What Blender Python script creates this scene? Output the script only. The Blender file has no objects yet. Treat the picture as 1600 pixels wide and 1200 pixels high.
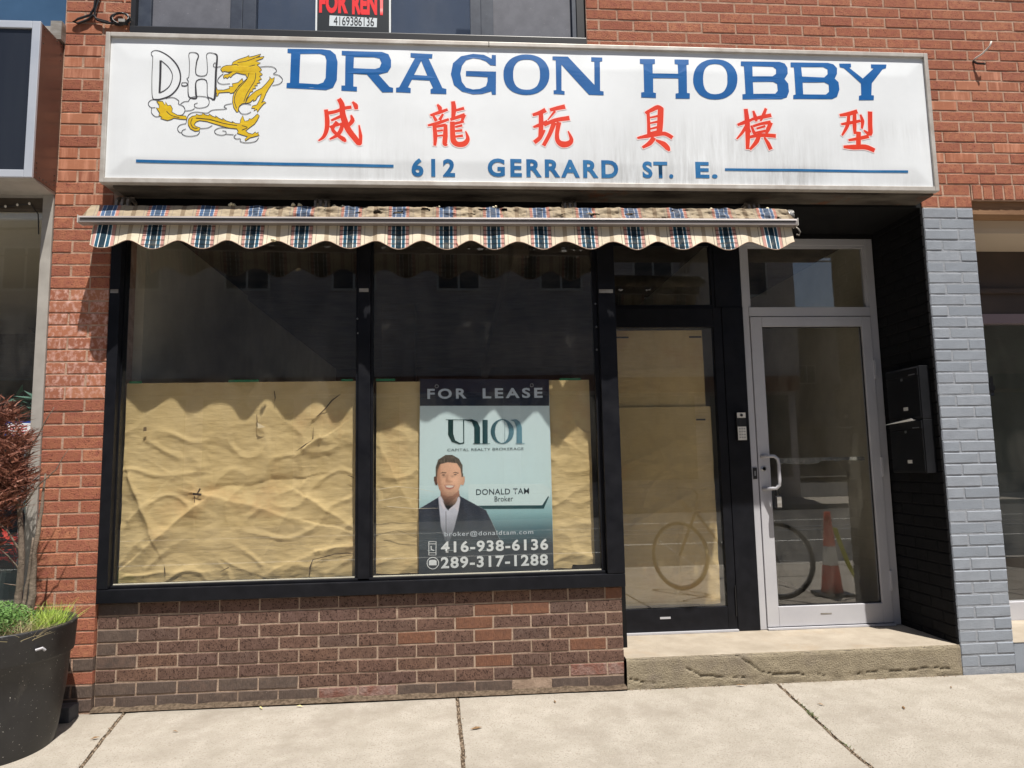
import bpy, bmesh, math, random
from mathutils import Vector, Matrix, noise
from mathutils.geometry import tessellate_polygon
random.seed(7)
SC = bpy.context.scene
COL = SC.collection

# ------------------------------------------------------------------ camera, world, sun, exposure
cam_d = bpy.data.cameras.new('camera')
cam_d.sensor_width = 36.0
cam_d.lens = 24.975
cam_d.clip_start = 0.05
cam_d.clip_end = 500
cam = bpy.data.objects.new('camera', cam_d)
cam.location = (1.82994, -3.83293, 1.18484)
cam.rotation_euler = (1.68225, 0.01938, -0.0753)
COL.objects.link(cam)
SC.camera = cam

SUN_DIR = Vector((-0.38, 1.0, -2.55)).normalized()      # the way the light travels
world = bpy.data.worlds.new('World')
SC.world = world
world.use_nodes = True
wn = world.node_tree
wn.nodes.clear()
sky = wn.nodes.new('ShaderNodeTexSky')
sky.sky_type = 'NISHITA'
sky.sun_disc = False
sky.sun_elevation = math.radians(67.5)
sky.sun_rotation = math.radians(160)
sky.air_density = 1.0
sky.dust_density = 1.5
bg = wn.nodes.new('ShaderNodeBackground')
bg.inputs['Strength'].default_value = 0.05
wo = wn.nodes.new('ShaderNodeOutputWorld')
wn.links.new(sky.outputs[0], bg.inputs[0])
wn.links.new(bg.outputs[0], wo.inputs[0])
sun_d = bpy.data.lights.new('sun', 'SUN')
sun_d.energy = 5.0
sun_d.angle = math.radians(0.6)
sun_d.color = (1.0, 0.95, 0.87)
sun = bpy.data.objects.new('sun', sun_d)
sun.rotation_euler = SUN_DIR.to_track_quat('-Z', 'Y').to_euler()
sun.location = (3, -6, 12)
COL.objects.link(sun)
SC.view_settings.view_transform = 'Standard'
SC.view_settings.look = 'None'
SC.view_settings.exposure = 0.6
SC.view_settings.gamma = 1
SC.view_settings.use_curve_mapping = False
SC.cycles.max_bounces = 10
SC.cycles.transparent_max_bounces = 12

# ------------------------------------------------------------------ traced lettering and print, metres on the sign / poster plane (x, z[, stroke width])
BLUE = [[[(.947,3.407),(1.128,3.409),(1.172,3.404),(1.2,3.379),(1.211,3.336),(1.208,3.235),(1.188,3.191),(1.151,3.176),(.945,3.185),(.946,3.213),(.963,3.214),(.966,3.382),(.947,3.384)],[(1.015,3.379),(1.118,3.382),(1.144,3.372),(1.152,3.346),(1.149,3.244),(1.136,3.218),(1.109,3.208),(1.011,3.213)]],[[(1.232,3.403),(1.446,3.402),(1.48,3.389),(1.494,3.355),(1.494,3.315),(1.476,3.284),(1.427,3.271),(1.486,3.201),(1.505,3.196),(1.505,3.171),(1.448,3.17),(1.366,3.27),(1.295,3.273),(1.295,3.2),(1.314,3.199),(1.314,3.173),(1.232,3.175),(1.232,3.204),(1.251,3.204),(1.252,3.376),(1.232,3.378)],[(1.297,3.369),(1.403,3.37),(1.433,3.363),(1.443,3.337),(1.433,3.31),(1.409,3.302),(1.295,3.304)]],[[(1.598,3.4),(1.716,3.397),(1.714,3.372),(1.694,3.372),(1.768,3.202),(1.789,3.197),(1.789,3.168),(1.704,3.169),(1.704,3.193),(1.718,3.201),(1.699,3.244),(1.605,3.246),(1.584,3.201),(1.599,3.196),(1.598,3.17),(1.52,3.172),(1.521,3.197),(1.537,3.2),(1.622,3.372),(1.598,3.375)],[(1.655,3.356),(1.688,3.271),(1.616,3.273)]],[[(2.036,3.378),(2.038,3.401),(2.06,3.4),(2.059,3.338),(2.029,3.34),(2.005,3.362),(1.973,3.374),(1.935,3.378),(1.897,3.365),(1.875,3.334),(1.865,3.287),(1.873,3.239),(1.895,3.207),(1.932,3.197),(1.97,3.202),(2.003,3.219),(2.012,3.248),(2.012,3.271),(1.895,3.273),(1.896,3.302),(2.059,3.304),(2.056,3.172),(2.035,3.171),(2.031,3.19),(1.981,3.173),(1.932,3.169),(1.873,3.184),(1.83,3.221),(1.814,3.283),(1.826,3.346),(1.87,3.388),(1.935,3.404),(1.995,3.4)]],[[(2.351,3.294),(2.349,3.272),(2.344,3.253),(2.336,3.236),(2.326,3.221),(2.314,3.207),(2.299,3.196),(2.283,3.186),(2.264,3.179),(2.245,3.175),(2.222,3.173),(2.199,3.174),(2.179,3.178),(2.161,3.184),(2.145,3.192),(2.131,3.203),(2.119,3.216),(2.11,3.231),(2.104,3.248),(2.1,3.266),(2.099,3.288),(2.1,3.309),(2.105,3.328),(2.112,3.345),(2.122,3.36),(2.134,3.374),(2.149,3.386),(2.166,3.395),(2.184,3.402),(2.204,3.407),(2.227,3.409),(2.25,3.408),(2.27,3.404),(2.288,3.398),(2.304,3.39),(2.318,3.379),(2.33,3.366),(2.339,3.35),(2.346,3.334),(2.35,3.315)],[(2.299,3.292),(2.298,3.272),(2.295,3.258),(2.291,3.246),(2.286,3.235),(2.28,3.225),(2.272,3.218),(2.263,3.212),(2.252,3.207),(2.24,3.204),(2.223,3.203),(2.207,3.204),(2.195,3.206),(2.185,3.21),(2.176,3.216),(2.168,3.223),(2.162,3.232),(2.158,3.242),(2.154,3.255),(2.152,3.269),(2.152,3.289),(2.153,3.309),(2.156,3.323),(2.159,3.336),(2.165,3.346),(2.171,3.356),(2.179,3.364),(2.188,3.37),(2.198,3.374),(2.211,3.377),(2.227,3.378),(2.244,3.378),(2.256,3.376),(2.266,3.372),(2.275,3.366),(2.283,3.359),(2.289,3.35),(2.294,3.339),(2.297,3.327),(2.299,3.312)]],[[(2.371,3.401),(2.456,3.402),(2.598,3.238),(2.602,3.376),(2.585,3.377),(2.586,3.402),(2.648,3.401),(2.647,3.379),(2.633,3.376),(2.628,3.204),(2.647,3.201),(2.647,3.179),(2.566,3.181),(2.419,3.353),(2.415,3.202),(2.432,3.198),(2.431,3.179),(2.371,3.181),(2.371,3.202),(2.386,3.204),(2.388,3.378),(2.37,3.38)]],[[(2.858,3.398),(2.943,3.399),(2.942,3.371),(2.928,3.368),(2.926,3.312),(3.069,3.313),(3.07,3.37),(3.053,3.372),(3.054,3.4),(3.135,3.401),(3.133,3.371),(3.12,3.368),(3.115,3.203),(3.131,3.201),(3.129,3.17),(3.049,3.169),(3.05,3.198),(3.067,3.201),(3.069,3.286),(2.927,3.285),(2.925,3.202),(2.94,3.199),(2.939,3.171),(2.856,3.172),(2.857,3.2),(2.874,3.204),(2.876,3.367),(2.857,3.37)]],[[(3.407,3.291),(3.404,3.269),(3.399,3.25),(3.391,3.232),(3.38,3.216),(3.367,3.202),(3.352,3.191),(3.335,3.181),(3.317,3.174),(3.296,3.17),(3.273,3.168),(3.25,3.169),(3.231,3.172),(3.213,3.179),(3.197,3.187),(3.183,3.198),(3.172,3.212),(3.163,3.227),(3.157,3.244),(3.153,3.263),(3.153,3.285),(3.156,3.306),(3.161,3.326),(3.169,3.343),(3.179,3.359),(3.192,3.373),(3.207,3.385),(3.224,3.394),(3.242,3.402),(3.263,3.406),(3.286,3.408),(3.309,3.407),(3.329,3.404),(3.347,3.398),(3.363,3.389),(3.377,3.378),(3.388,3.364),(3.397,3.349),(3.403,3.331),(3.407,3.312)],[(3.349,3.29),(3.348,3.27),(3.345,3.255),(3.341,3.243),(3.335,3.232),(3.329,3.222),(3.321,3.214),(3.312,3.208),(3.302,3.204),(3.291,3.201),(3.275,3.199),(3.259,3.2),(3.248,3.202),(3.238,3.207),(3.23,3.212),(3.223,3.22),(3.218,3.229),(3.214,3.24),(3.211,3.252),(3.21,3.267),(3.21,3.287),(3.212,3.307),(3.215,3.322),(3.219,3.335),(3.224,3.346),(3.23,3.355),(3.238,3.363),(3.247,3.37),(3.257,3.374),(3.268,3.377),(3.284,3.379),(3.3,3.378),(3.311,3.376),(3.321,3.372),(3.329,3.366),(3.336,3.358),(3.342,3.349),(3.346,3.338),(3.349,3.325),(3.35,3.311)]],[[(3.434,3.399),(3.659,3.402),(3.688,3.392),(3.701,3.366),(3.699,3.331),(3.678,3.297),(3.697,3.269),(3.698,3.222),(3.683,3.188),(3.651,3.176),(3.429,3.172),(3.43,3.202),(3.448,3.204),(3.449,3.37),(3.432,3.372)],[(3.498,3.371),(3.617,3.371),(3.634,3.356),(3.631,3.327),(3.61,3.312),(3.495,3.309)],[(3.494,3.276),(3.611,3.279),(3.633,3.267),(3.634,3.226),(3.618,3.208),(3.493,3.205)]],[[(3.722,3.4),(3.94,3.403),(3.972,3.395),(3.991,3.371),(3.987,3.336),(3.971,3.307),(3.992,3.285),(3.994,3.242),(3.977,3.199),(3.947,3.184),(3.719,3.178),(3.721,3.201),(3.735,3.205),(3.738,3.37),(3.72,3.371)],[(3.781,3.373),(3.91,3.376),(3.934,3.363),(3.932,3.332),(3.91,3.312),(3.781,3.314)],[(3.781,3.278),(3.908,3.283),(3.933,3.27),(3.932,3.227),(3.912,3.21),(3.779,3.207)]],[[(4.007,3.4),(4.076,3.402),(4.075,3.38),(4.063,3.376),(4.137,3.311),(4.207,3.374),(4.193,3.377),(4.194,3.4),(4.287,3.401),(4.281,3.378),(4.26,3.371),(4.188,3.285),(4.18,3.213),(4.195,3.211),(4.192,3.184),(4.105,3.182),(4.107,3.207),(4.121,3.212),(4.124,3.282),(4.032,3.372),(4.008,3.378)]]]
GLYPH = [[[(1.153,3.065,.0159),(1.16,3.004,.0212),(1.157,2.954,.0191),(1.142,2.915,.0138),(1.117,2.894,.0032)],[(1.166,3.048,.0159),(1.208,3.058,.0138),(1.244,3.075,.0148),(1.284,3.083,.0138)],[(1.22,3.127,.0191),(1.236,3.095,.0244),(1.239,3.05,.0265),(1.25,3.006,.0291),(1.271,2.956,.0275),(1.303,2.912,.0265),(1.326,2.882,.0244),(1.33,2.873,.0074)],[(1.334,2.88,.0106),(1.334,2.924,.0148),(1.326,2.982,.0026)],[(1.292,3.112,.0064),(1.307,3.093,.0212),(1.311,3.073,.0138)],[(1.284,3.037,.0042),(1.291,3.009,.0201),(1.274,2.984,.0159),(1.261,2.966,.0064)],[(1.182,3.007,.0074),(1.229,3.03,.0138)],[(1.211,2.998,.0159),(1.188,2.96,.0148),(1.214,2.927,.0138),(1.246,2.903,.0201),(1.256,2.891,.0064)],[(1.236,2.994,.0085),(1.234,2.961,.018),(1.214,2.927,.0169),(1.175,2.903,.0042)],[(1.175,2.97,.0095),(1.214,2.983,.0117),(1.245,2.989,.0053)]],[[(1.741,3.106,.0064),(1.753,3.087,.0201),(1.753,3.071,.0106)],[(1.704,3.045,.0085),(1.746,3.061,.0148),(1.793,3.079,.0106)],[(1.717,3.045,.0074),(1.733,3.015,.0148)],[(1.769,3.052,.0074),(1.752,3.021,.0138)],[(1.691,2.988,.0074),(1.746,3.004,.0148),(1.799,3.024,.0095)],[(1.723,2.987,.0159),(1.728,2.931,.0191),(1.725,2.877,.0106)],[(1.727,2.981,.0106),(1.783,2.992,.0127)],[(1.783,2.993,.0148),(1.781,2.931,.0222),(1.778,2.887,.0212),(1.79,2.881,.0042)],[(1.74,2.958,.0074),(1.767,2.962,.0074)],[(1.74,2.93,.0064),(1.767,2.933,.0064)],[(1.824,3.125,.0169),(1.828,3.084,.0233),(1.823,3.028,.0148)],[(1.827,3.072,.0095),(1.881,3.088,.0127)],[(1.81,3.023,.0117),(1.848,3.037,.0148),(1.885,3.05,.018)],[(1.883,3.051,.0159),(1.868,3.009,.0095)],[(1.819,3.01,.0201),(1.821,2.932,.0244),(1.826,2.901,.0265),(1.846,2.885,.0244),(1.878,2.887,.0265),(1.897,2.905,.0212),(1.9,2.925,.0138),(1.89,2.957,.0021)],[(1.832,3.001,.0117),(1.879,3.013,.0095)],[(1.836,2.982,.0074),(1.87,2.991,.0095)],[(1.836,2.959,.0074),(1.87,2.963,.0106)],[(1.838,2.928,.0074),(1.873,2.933,.0106)]],[[(2.255,3.059,.0117),(2.292,3.071,.0191),(2.323,3.087,.0222)],[(2.298,3.071,.0201),(2.298,3.008,.0222),(2.293,2.94,.0201)],[(2.257,2.99,.0064),(2.291,3.002,.018),(2.331,3.023,.0106)],[(2.26,2.904,.0191),(2.289,2.929,.0191),(2.316,2.972,.0064)],[(2.35,3.088,.0148),(2.392,3.1,.0191),(2.43,3.109,.0222)],[(2.375,3.081,.0095),(2.336,3.032,.0021)],[(2.315,3.002,.0148),(2.373,3.029,.018),(2.452,3.044,.0222)],[(2.369,3.016,.0233),(2.344,2.952,.018),(2.309,2.887,.0169)],[(2.395,3.018,.0222),(2.383,2.953,.018),(2.387,2.913,.0222),(2.413,2.894,.0318),(2.446,2.9,.0265),(2.461,2.923,.018),(2.445,2.968,.0021)]],[[(2.891,3.088,.0148),(2.892,3.025,.0138),(2.891,2.964,.0159)],[(2.877,3.083,.0106),(2.912,3.101,.018),(2.947,3.117,.0222),(2.971,3.104,.0201)],[(2.963,3.107,.0286),(2.957,3.032,.0297),(2.949,2.967,.0286)],[(2.902,3.057,.0053),(2.943,3.066,.0095)],[(2.901,3.025,.0053),(2.942,3.034,.0095)],[(2.899,2.992,.0053),(2.941,3.003,.0095)],[(2.9,2.969,.0074),(2.941,2.98,.0074)],[(2.827,2.938,.0074),(2.878,2.95,.018),(2.923,2.959,.0191),(2.979,2.966,.0191),(3.02,2.944,.018)],[(2.918,2.942,.0233),(2.893,2.91,.0222),(2.853,2.885,.0095)],[(2.93,2.928,.0074),(2.971,2.906,.0265),(2.992,2.883,.0244),(3.001,2.869,.0064)]],[[(3.394,3.023,.0095),(3.434,3.038,.018),(3.473,3.053,.0095)],[(3.444,3.114,.018),(3.448,3.038,.0254),(3.446,2.951,.0222),(3.441,2.885,.0148)],[(3.441,3.015,.0159),(3.413,2.974,.0117),(3.384,2.942,.0032)],[(3.456,3.007,.0042),(3.462,2.981,.0095)],[(3.476,3.056,.0117),(3.533,3.069,.018),(3.584,3.08,.018)],[(3.486,3.103,.0074),(3.495,3.068,.018),(3.5,3.045,.0085)],[(3.558,3.118,.0106),(3.542,3.081,.0159),(3.524,3.047,.0053)],[(3.47,3.018,.0074),(3.482,2.981,.0148),(3.488,2.969,.0085)],[(3.481,3.016,.0095),(3.53,3.031,.0127),(3.579,3.038,.0191)],[(3.581,3.036,.0191),(3.564,3.0,.0201),(3.553,2.975,.0095)],[(3.5,3.002,.0074),(3.547,3.016,.0095)],[(3.49,2.978,.0074),(3.548,2.988,.0127)],[(3.447,2.95,.0095),(3.515,2.964,.018),(3.603,2.96,.018)],[(3.517,2.981,.0148),(3.496,2.929,.0212),(3.456,2.883,.0085)],[(3.54,2.95,.0064),(3.558,2.918,.018),(3.572,2.884,.0191)]],[[(3.986,3.089,.0106),(4.038,3.099,.0201),(4.089,3.115,.0201)],[(3.991,3.037,.0074),(4.04,3.046,.0159),(4.103,3.06,.0117)],[(4.038,3.09,.0138),(4.026,3.031,.018),(3.991,2.973,.0064)],[(4.073,3.1,.018),(4.068,3.032,.0201),(4.067,2.984,.0117)],[(4.108,3.095,.0064),(4.117,3.057,.018),(4.11,3.016,.0074)],[(4.165,3.114,.0222),(4.16,3.04,.0222),(4.155,2.984,.0233),(4.122,3.004,.0042)],[(4.028,2.945,.0085),(4.086,2.956,.0159),(4.145,2.97,.018)],[(4.089,2.994,.0233),(4.084,2.933,.0244),(4.082,2.906,.0212)],[(3.996,2.905,.0117),(4.053,2.905,.0244),(4.123,2.907,.0254),(4.173,2.888,.0201)]]]
DRAGON = [[(.603,3.282),(.614,3.296),(.631,3.304),(.659,3.306),(.666,3.324),(.694,3.34),(.736,3.356),(.749,3.365),(.745,3.354),(.774,3.361),(.809,3.373),(.803,3.362),(.781,3.351),(.827,3.36),(.818,3.347),(.782,3.332),(.809,3.322),(.79,3.311),(.804,3.299),(.815,3.283),(.803,3.274),(.82,3.258),(.804,3.247),(.816,3.232),(.8,3.225),(.809,3.212),(.792,3.208),(.795,3.195),(.78,3.195),(.787,3.18),(.771,3.177),(.772,3.162),(.759,3.159),(.75,3.138),(.739,3.118),(.736,3.097),(.718,3.092),(.702,3.071),(.7,3.046),(.691,3.045),(.676,3.07),(.669,3.101),(.67,3.131),(.679,3.162),(.702,3.193),(.72,3.214),(.741,3.235),(.733,3.255),(.71,3.259),(.686,3.265),(.667,3.253),(.656,3.238),(.649,3.243),(.639,3.232),(.63,3.238),(.621,3.231),(.618,3.243),(.625,3.253),(.644,3.256),(.663,3.269),(.646,3.266),(.624,3.271),(.613,3.267)],[(.715,3.234),(.721,3.214),(.698,3.193),(.684,3.162),(.672,3.153),(.658,3.149),(.651,3.155),(.623,3.153),(.599,3.15),(.594,3.134),(.586,3.129),(.588,3.147),(.579,3.154),(.577,3.171),(.585,3.182),(.59,3.166),(.622,3.166),(.653,3.177),(.648,3.187),(.669,3.187),(.664,3.203),(.694,3.21)],[(.735,3.094),(.746,3.123),(.764,3.144),(.787,3.165),(.816,3.181),(.839,3.207),(.857,3.232),(.856,3.246),(.868,3.234),(.882,3.244),(.879,3.223),(.867,3.202),(.854,3.181),(.841,3.155),(.831,3.125),(.818,3.098),(.831,3.108),(.842,3.099),(.831,3.094),(.822,3.083),(.808,3.063),(.799,3.046),(.794,3.063),(.779,3.053),(.785,3.067),(.767,3.068),(.773,3.081),(.794,3.087),(.807,3.114),(.817,3.151),(.798,3.134),(.788,3.113),(.774,3.107),(.777,3.118),(.758,3.099)],[(.284,3.097),(.314,3.097),(.327,3.076),(.329,3.095),(.341,3.074),(.355,3.077),(.365,3.059),(.363,3.039),(.393,3.022),(.435,3.018),(.441,2.999),(.407,3.001),(.375,3.006),(.361,2.998),(.343,2.992),(.324,2.997),(.307,3.003),(.315,3.008),(.298,3.02),(.303,3.03),(.284,3.061),(.298,3.058),(.298,3.075)],[(.45,3.004),(.467,3.018),(.487,3.021),(.485,3.03),(.501,3.024),(.517,3.026),(.519,3.036),(.533,3.026),(.553,3.022),(.551,3.032),(.57,3.019),(.589,3.012),(.585,3.022),(.603,3.008),(.624,2.999),(.621,3.01),(.638,2.996),(.674,2.984),(.669,2.993),(.688,2.982),(.711,2.981),(.713,3.0),(.723,3.027),(.734,2.995),(.753,2.998),(.757,3.009),(.769,3.007),(.782,3.018),(.799,3.037),(.809,3.026),(.799,3.001),(.786,2.98),(.759,2.958),(.741,2.942),(.755,2.929),(.776,2.924),(.792,2.937),(.795,2.928),(.807,2.936),(.805,2.925),(.812,2.918),(.784,2.909),(.765,2.904),(.741,2.886),(.738,2.895),(.751,2.91),(.722,2.919),(.698,2.927),(.703,2.939),(.695,2.952),(.656,2.955),(.618,2.965),(.58,2.977),(.543,2.989),(.505,2.994),(.487,2.986),(.478,2.971),(.488,2.961),(.51,2.954),(.506,2.938),(.484,2.935),(.46,2.948),(.448,2.97),(.446,2.99)]]
LINEART = [[(.252,3.346,.0024),(.248,3.364,.0024),(.264,3.378,.0024),(.297,3.372,.0034),(.345,3.341,.0044),(.384,3.293,.0054),(.4,3.237,.0054),(.39,3.181,.0058),(.357,3.135,.0054),(.316,3.113,.0054),(.281,3.106,.0058),(.262,3.122,.0029),(.256,3.229,.0024),(.257,3.336,.0024),(.252,3.346,.0024)],[(.297,3.322,.0088),(.298,3.235,.0088),(.297,3.144,.0078)],[(.299,3.322,.0029),(.338,3.287,.0029),(.359,3.242,.0029),(.349,3.19,.0029),(.323,3.159,.0034),(.297,3.144,.0039)],[(.408,3.203,.0024),(.431,3.204,.0024),(.433,3.188,.0039),(.409,3.187,.0039),(.408,3.203,.0024)],[(.438,3.356,.0024),(.443,3.371,.0024),(.464,3.373,.0024),(.481,3.367,.0039),(.488,3.351,.0049),(.479,3.316,.0049),(.48,3.25,.0034),(.532,3.25,.0029),(.533,3.323,.0024),(.529,3.359,.0024),(.542,3.373,.0024),(.57,3.369,.0029)],[(.57,3.369,.0039),(.584,3.352,.0068),(.58,3.262,.0088),(.578,3.122,.0088),(.559,3.12,.0044),(.54,3.135,.0029),(.532,3.218,.0034),(.482,3.215,.0039),(.481,3.148,.0078),(.485,3.12,.0058),(.463,3.118,.0054),(.443,3.134,.0044),(.439,3.208,.0029)],[(.438,3.356,.0024),(.443,3.31,.0024),(.442,3.238,.0024),(.432,3.228,.0024),(.44,3.213,.0024),(.439,3.208,.0024)],[(.283,3.107,.0019),(.256,3.102,.0019),(.243,3.082,.0019),(.257,3.062,.0019),(.28,3.062,.0019)],[(.262,3.062,.0019),(.262,3.032,.0019),(.282,3.012,.0019),(.303,3.014,.0019)],[(.329,3.114,.0019),(.366,3.12,.0019),(.395,3.103,.0019),(.395,3.085,.0019),(.419,3.073,.0019),(.429,3.05,.0019),(.416,3.025,.0019),(.388,3.023,.0019)],[(.405,3.085,.0019),(.423,3.098,.0019),(.444,3.1,.0019)],[(.444,3.1,.0019),(.459,3.122,.0019),(.501,3.129,.0019),(.539,3.123,.0019),(.551,3.098,.0019),(.54,3.073,.0019),(.503,3.063,.0019),(.48,3.069,.0019),(.476,3.084,.0019),(.492,3.092,.0019)],[(.429,3.046,.0019),(.462,3.051,.0019),(.478,3.062,.0019)],[(.436,2.975,.0019),(.448,3.025,.0019),(.485,3.041,.0019),(.541,3.036,.0019),(.569,3.053,.0019),(.639,3.061,.0019),(.627,3.073,.0019),(.638,3.085,.0019),(.666,3.091,.0019)],[(.436,2.976,.0019),(.408,2.969,.0019),(.395,2.949,.0019),(.405,2.929,.0019),(.419,2.927,.0019)],[(.437,2.947,.0019),(.419,2.937,.0019),(.422,2.917,.0019),(.452,2.907,.0019),(.494,2.913,.0019),(.509,2.933,.0019)],[(.511,2.95,.0019),(.548,2.954,.0019),(.571,2.968,.0019)],[(.656,2.956,.0019),(.609,2.955,.0019),(.584,2.94,.0019),(.591,2.922,.0019),(.619,2.915,.0019),(.64,2.921,.0019),(.64,2.936,.0019),(.623,2.939,.0019)],[(.64,2.921,.0019),(.68,2.919,.0019)],[(.694,2.921,.0019),(.682,2.909,.0019),(.694,2.896,.0019),(.715,2.897,.0019),(.716,2.882,.0019),(.751,2.876,.0019),(.793,2.885,.0019),(.808,2.906,.0019)],[(.605,3.298,.0019),(.579,3.292,.0019),(.566,3.3,.0019),(.571,3.316,.0019),(.578,3.314,.0019)],[(.618,3.258,.0019),(.595,3.234,.0019),(.591,3.211,.0019),(.612,3.199,.0019),(.654,3.203,.0019)],[(.804,3.299,.0019),(.847,3.304,.0019),(.88,3.298,.0019),(.892,3.278,.0019),(.876,3.262,.0019),(.905,3.255,.0019),(.924,3.232,.0019),(.91,3.208,.0019),(.872,3.197,.0019)],[(.702,3.061,.0019),(.707,3.081,.0019),(.732,3.092,.0019),(.765,3.087,.0019)],[(.7,3.061,.0019),(.715,3.038,.0019),(.743,3.035,.0019),(.766,3.047,.0019)],[(.75,3.266,.0024),(.739,3.23,.0024),(.707,3.188,.0024),(.686,3.152,.0024),(.678,3.111,.0024),(.691,3.066,.0024)],[(.785,3.267,.0024),(.781,3.226,.0024),(.763,3.19,.0024),(.741,3.148,.0024),(.727,3.102,.0024)],[(.659,3.306,.0029),(.685,3.311,.0029),(.695,3.296,.0029),(.686,3.275,.0024)],[(.643,3.266,.0034),(.662,3.272,.0034),(.669,3.28,.0024)],[(.689,3.322,.0019),(.732,3.33,.0019),(.779,3.35,.0019)],[(.713,3.302,.0019),(.742,3.3,.0019),(.78,3.311,.0019)],[(.468,3.006,.0024),(.461,2.98,.0024),(.474,2.955,.0024),(.497,2.951,.0024)],[(.486,3.008,.0019),(.561,3.0,.0019),(.627,2.981,.0019),(.697,2.969,.0019)],[(.336,3.043,.0024),(.36,3.021,.0024),(.402,3.009,.0024)],[(.721,2.97,.0019),(.749,2.96,.0019),(.721,2.945,.0019)]]
ADDR = [('612',1.601,1.831,2.705,2.804),('GERRARD',2.005,2.713,2.709,2.809),('ST.',2.847,3.017,2.712,2.806),('E.',3.142,3.265,2.715,2.807)]
RULES = [[(.195,2.769,.0153),(1.507,2.76,.0153)],[(3.308,2.766,.0136),(4.36,2.766,.0136)]]
PANEL = [(1.624,1.51),(2.34,1.501),(2.343,.564),(1.613,.578)]
HEAD = [(1.625,1.659),(2.343,1.651),(2.34,1.501),(1.624,1.51)]
PTEXT = [('FOR',1.665,1.881,1.547,1.604),('LEASE',1.97,2.305,1.546,1.603),('CAPITAL REALTY BROKERAGE',1.772,2.192,1.258,1.272),('DONALD TAM',1.927,2.217,1.018,1.049),('Broker',2.027,2.128,.98,1.008),('broker@donaldtam.com',1.753,2.235,.794,.825),('416-938-6136',1.733,2.315,.713,.774),('289-317-1288',1.732,2.312,.63,.691),('MLS',2.269,2.313,.594,.608)]
LOGO = [[[(1.778,1.43),(1.806,1.43),(1.805,1.353),(1.816,1.317),(1.843,1.302),(1.86,1.306),(1.86,1.429),(1.866,1.429),(1.865,1.3),(1.838,1.295),(1.797,1.309),(1.777,1.349)]],[[(1.86,1.429),(1.91,1.432),(1.939,1.418),(1.953,1.386),(1.952,1.296),(1.92,1.297),(1.921,1.386),(1.909,1.417),(1.88,1.425)]],[[(1.967,1.428),(1.996,1.427),(1.994,1.298),(1.966,1.298)]],[[(2.14,1.361),(2.138,1.347),(2.134,1.333),(2.127,1.321),(2.117,1.311),(2.106,1.303),(2.094,1.297),(2.081,1.295),(2.068,1.295),(2.055,1.298),(2.042,1.304),(2.032,1.312),(2.023,1.323),(2.017,1.335),(2.013,1.349),(2.011,1.363),(2.013,1.377),(2.017,1.391),(2.024,1.403),(2.033,1.413),(2.044,1.421),(2.057,1.427),(2.07,1.43),(2.083,1.43),(2.097,1.426),(2.109,1.421),(2.119,1.412),(2.128,1.401),(2.135,1.389),(2.139,1.375)],[(2.112,1.361),(2.111,1.348),(2.108,1.336),(2.104,1.324),(2.098,1.314),(2.092,1.306),(2.084,1.301),(2.076,1.299),(2.068,1.299),(2.061,1.302),(2.054,1.307),(2.047,1.315),(2.042,1.325),(2.038,1.337),(2.036,1.349),(2.035,1.363),(2.037,1.376),(2.039,1.389),(2.043,1.4),(2.049,1.41),(2.055,1.418),(2.063,1.423),(2.071,1.426),(2.079,1.426),(2.086,1.423),(2.094,1.417),(2.1,1.409),(2.105,1.399),(2.109,1.388),(2.111,1.375)]],[[(2.09,1.432),(2.092,1.432),(2.089,1.292),(2.087,1.292)]],[[(2.12,1.425),(2.155,1.428),(2.175,1.413),(2.185,1.382),(2.184,1.294),(2.153,1.295),(2.155,1.383),(2.142,1.415)]],[[(1.765,1.433),(1.88,1.431),(1.88,1.428),(1.765,1.43)]],[[(1.913,1.3),(2.007,1.298),(2.007,1.295),(1.913,1.297)]],[[(2.147,1.297),(2.2,1.296),(2.2,1.293),(2.147,1.294)]]]
PLATE = [(1.885,1.079),(2.293,1.07),(2.334,1.041),(2.333,1.002),(2.292,.946),(1.884,.959)]
PLINE = [(1.903,.961),(2.288,.954),(2.321,1.002),(2.327,1.0),(2.296,.936),(1.962,.942)]
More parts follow.
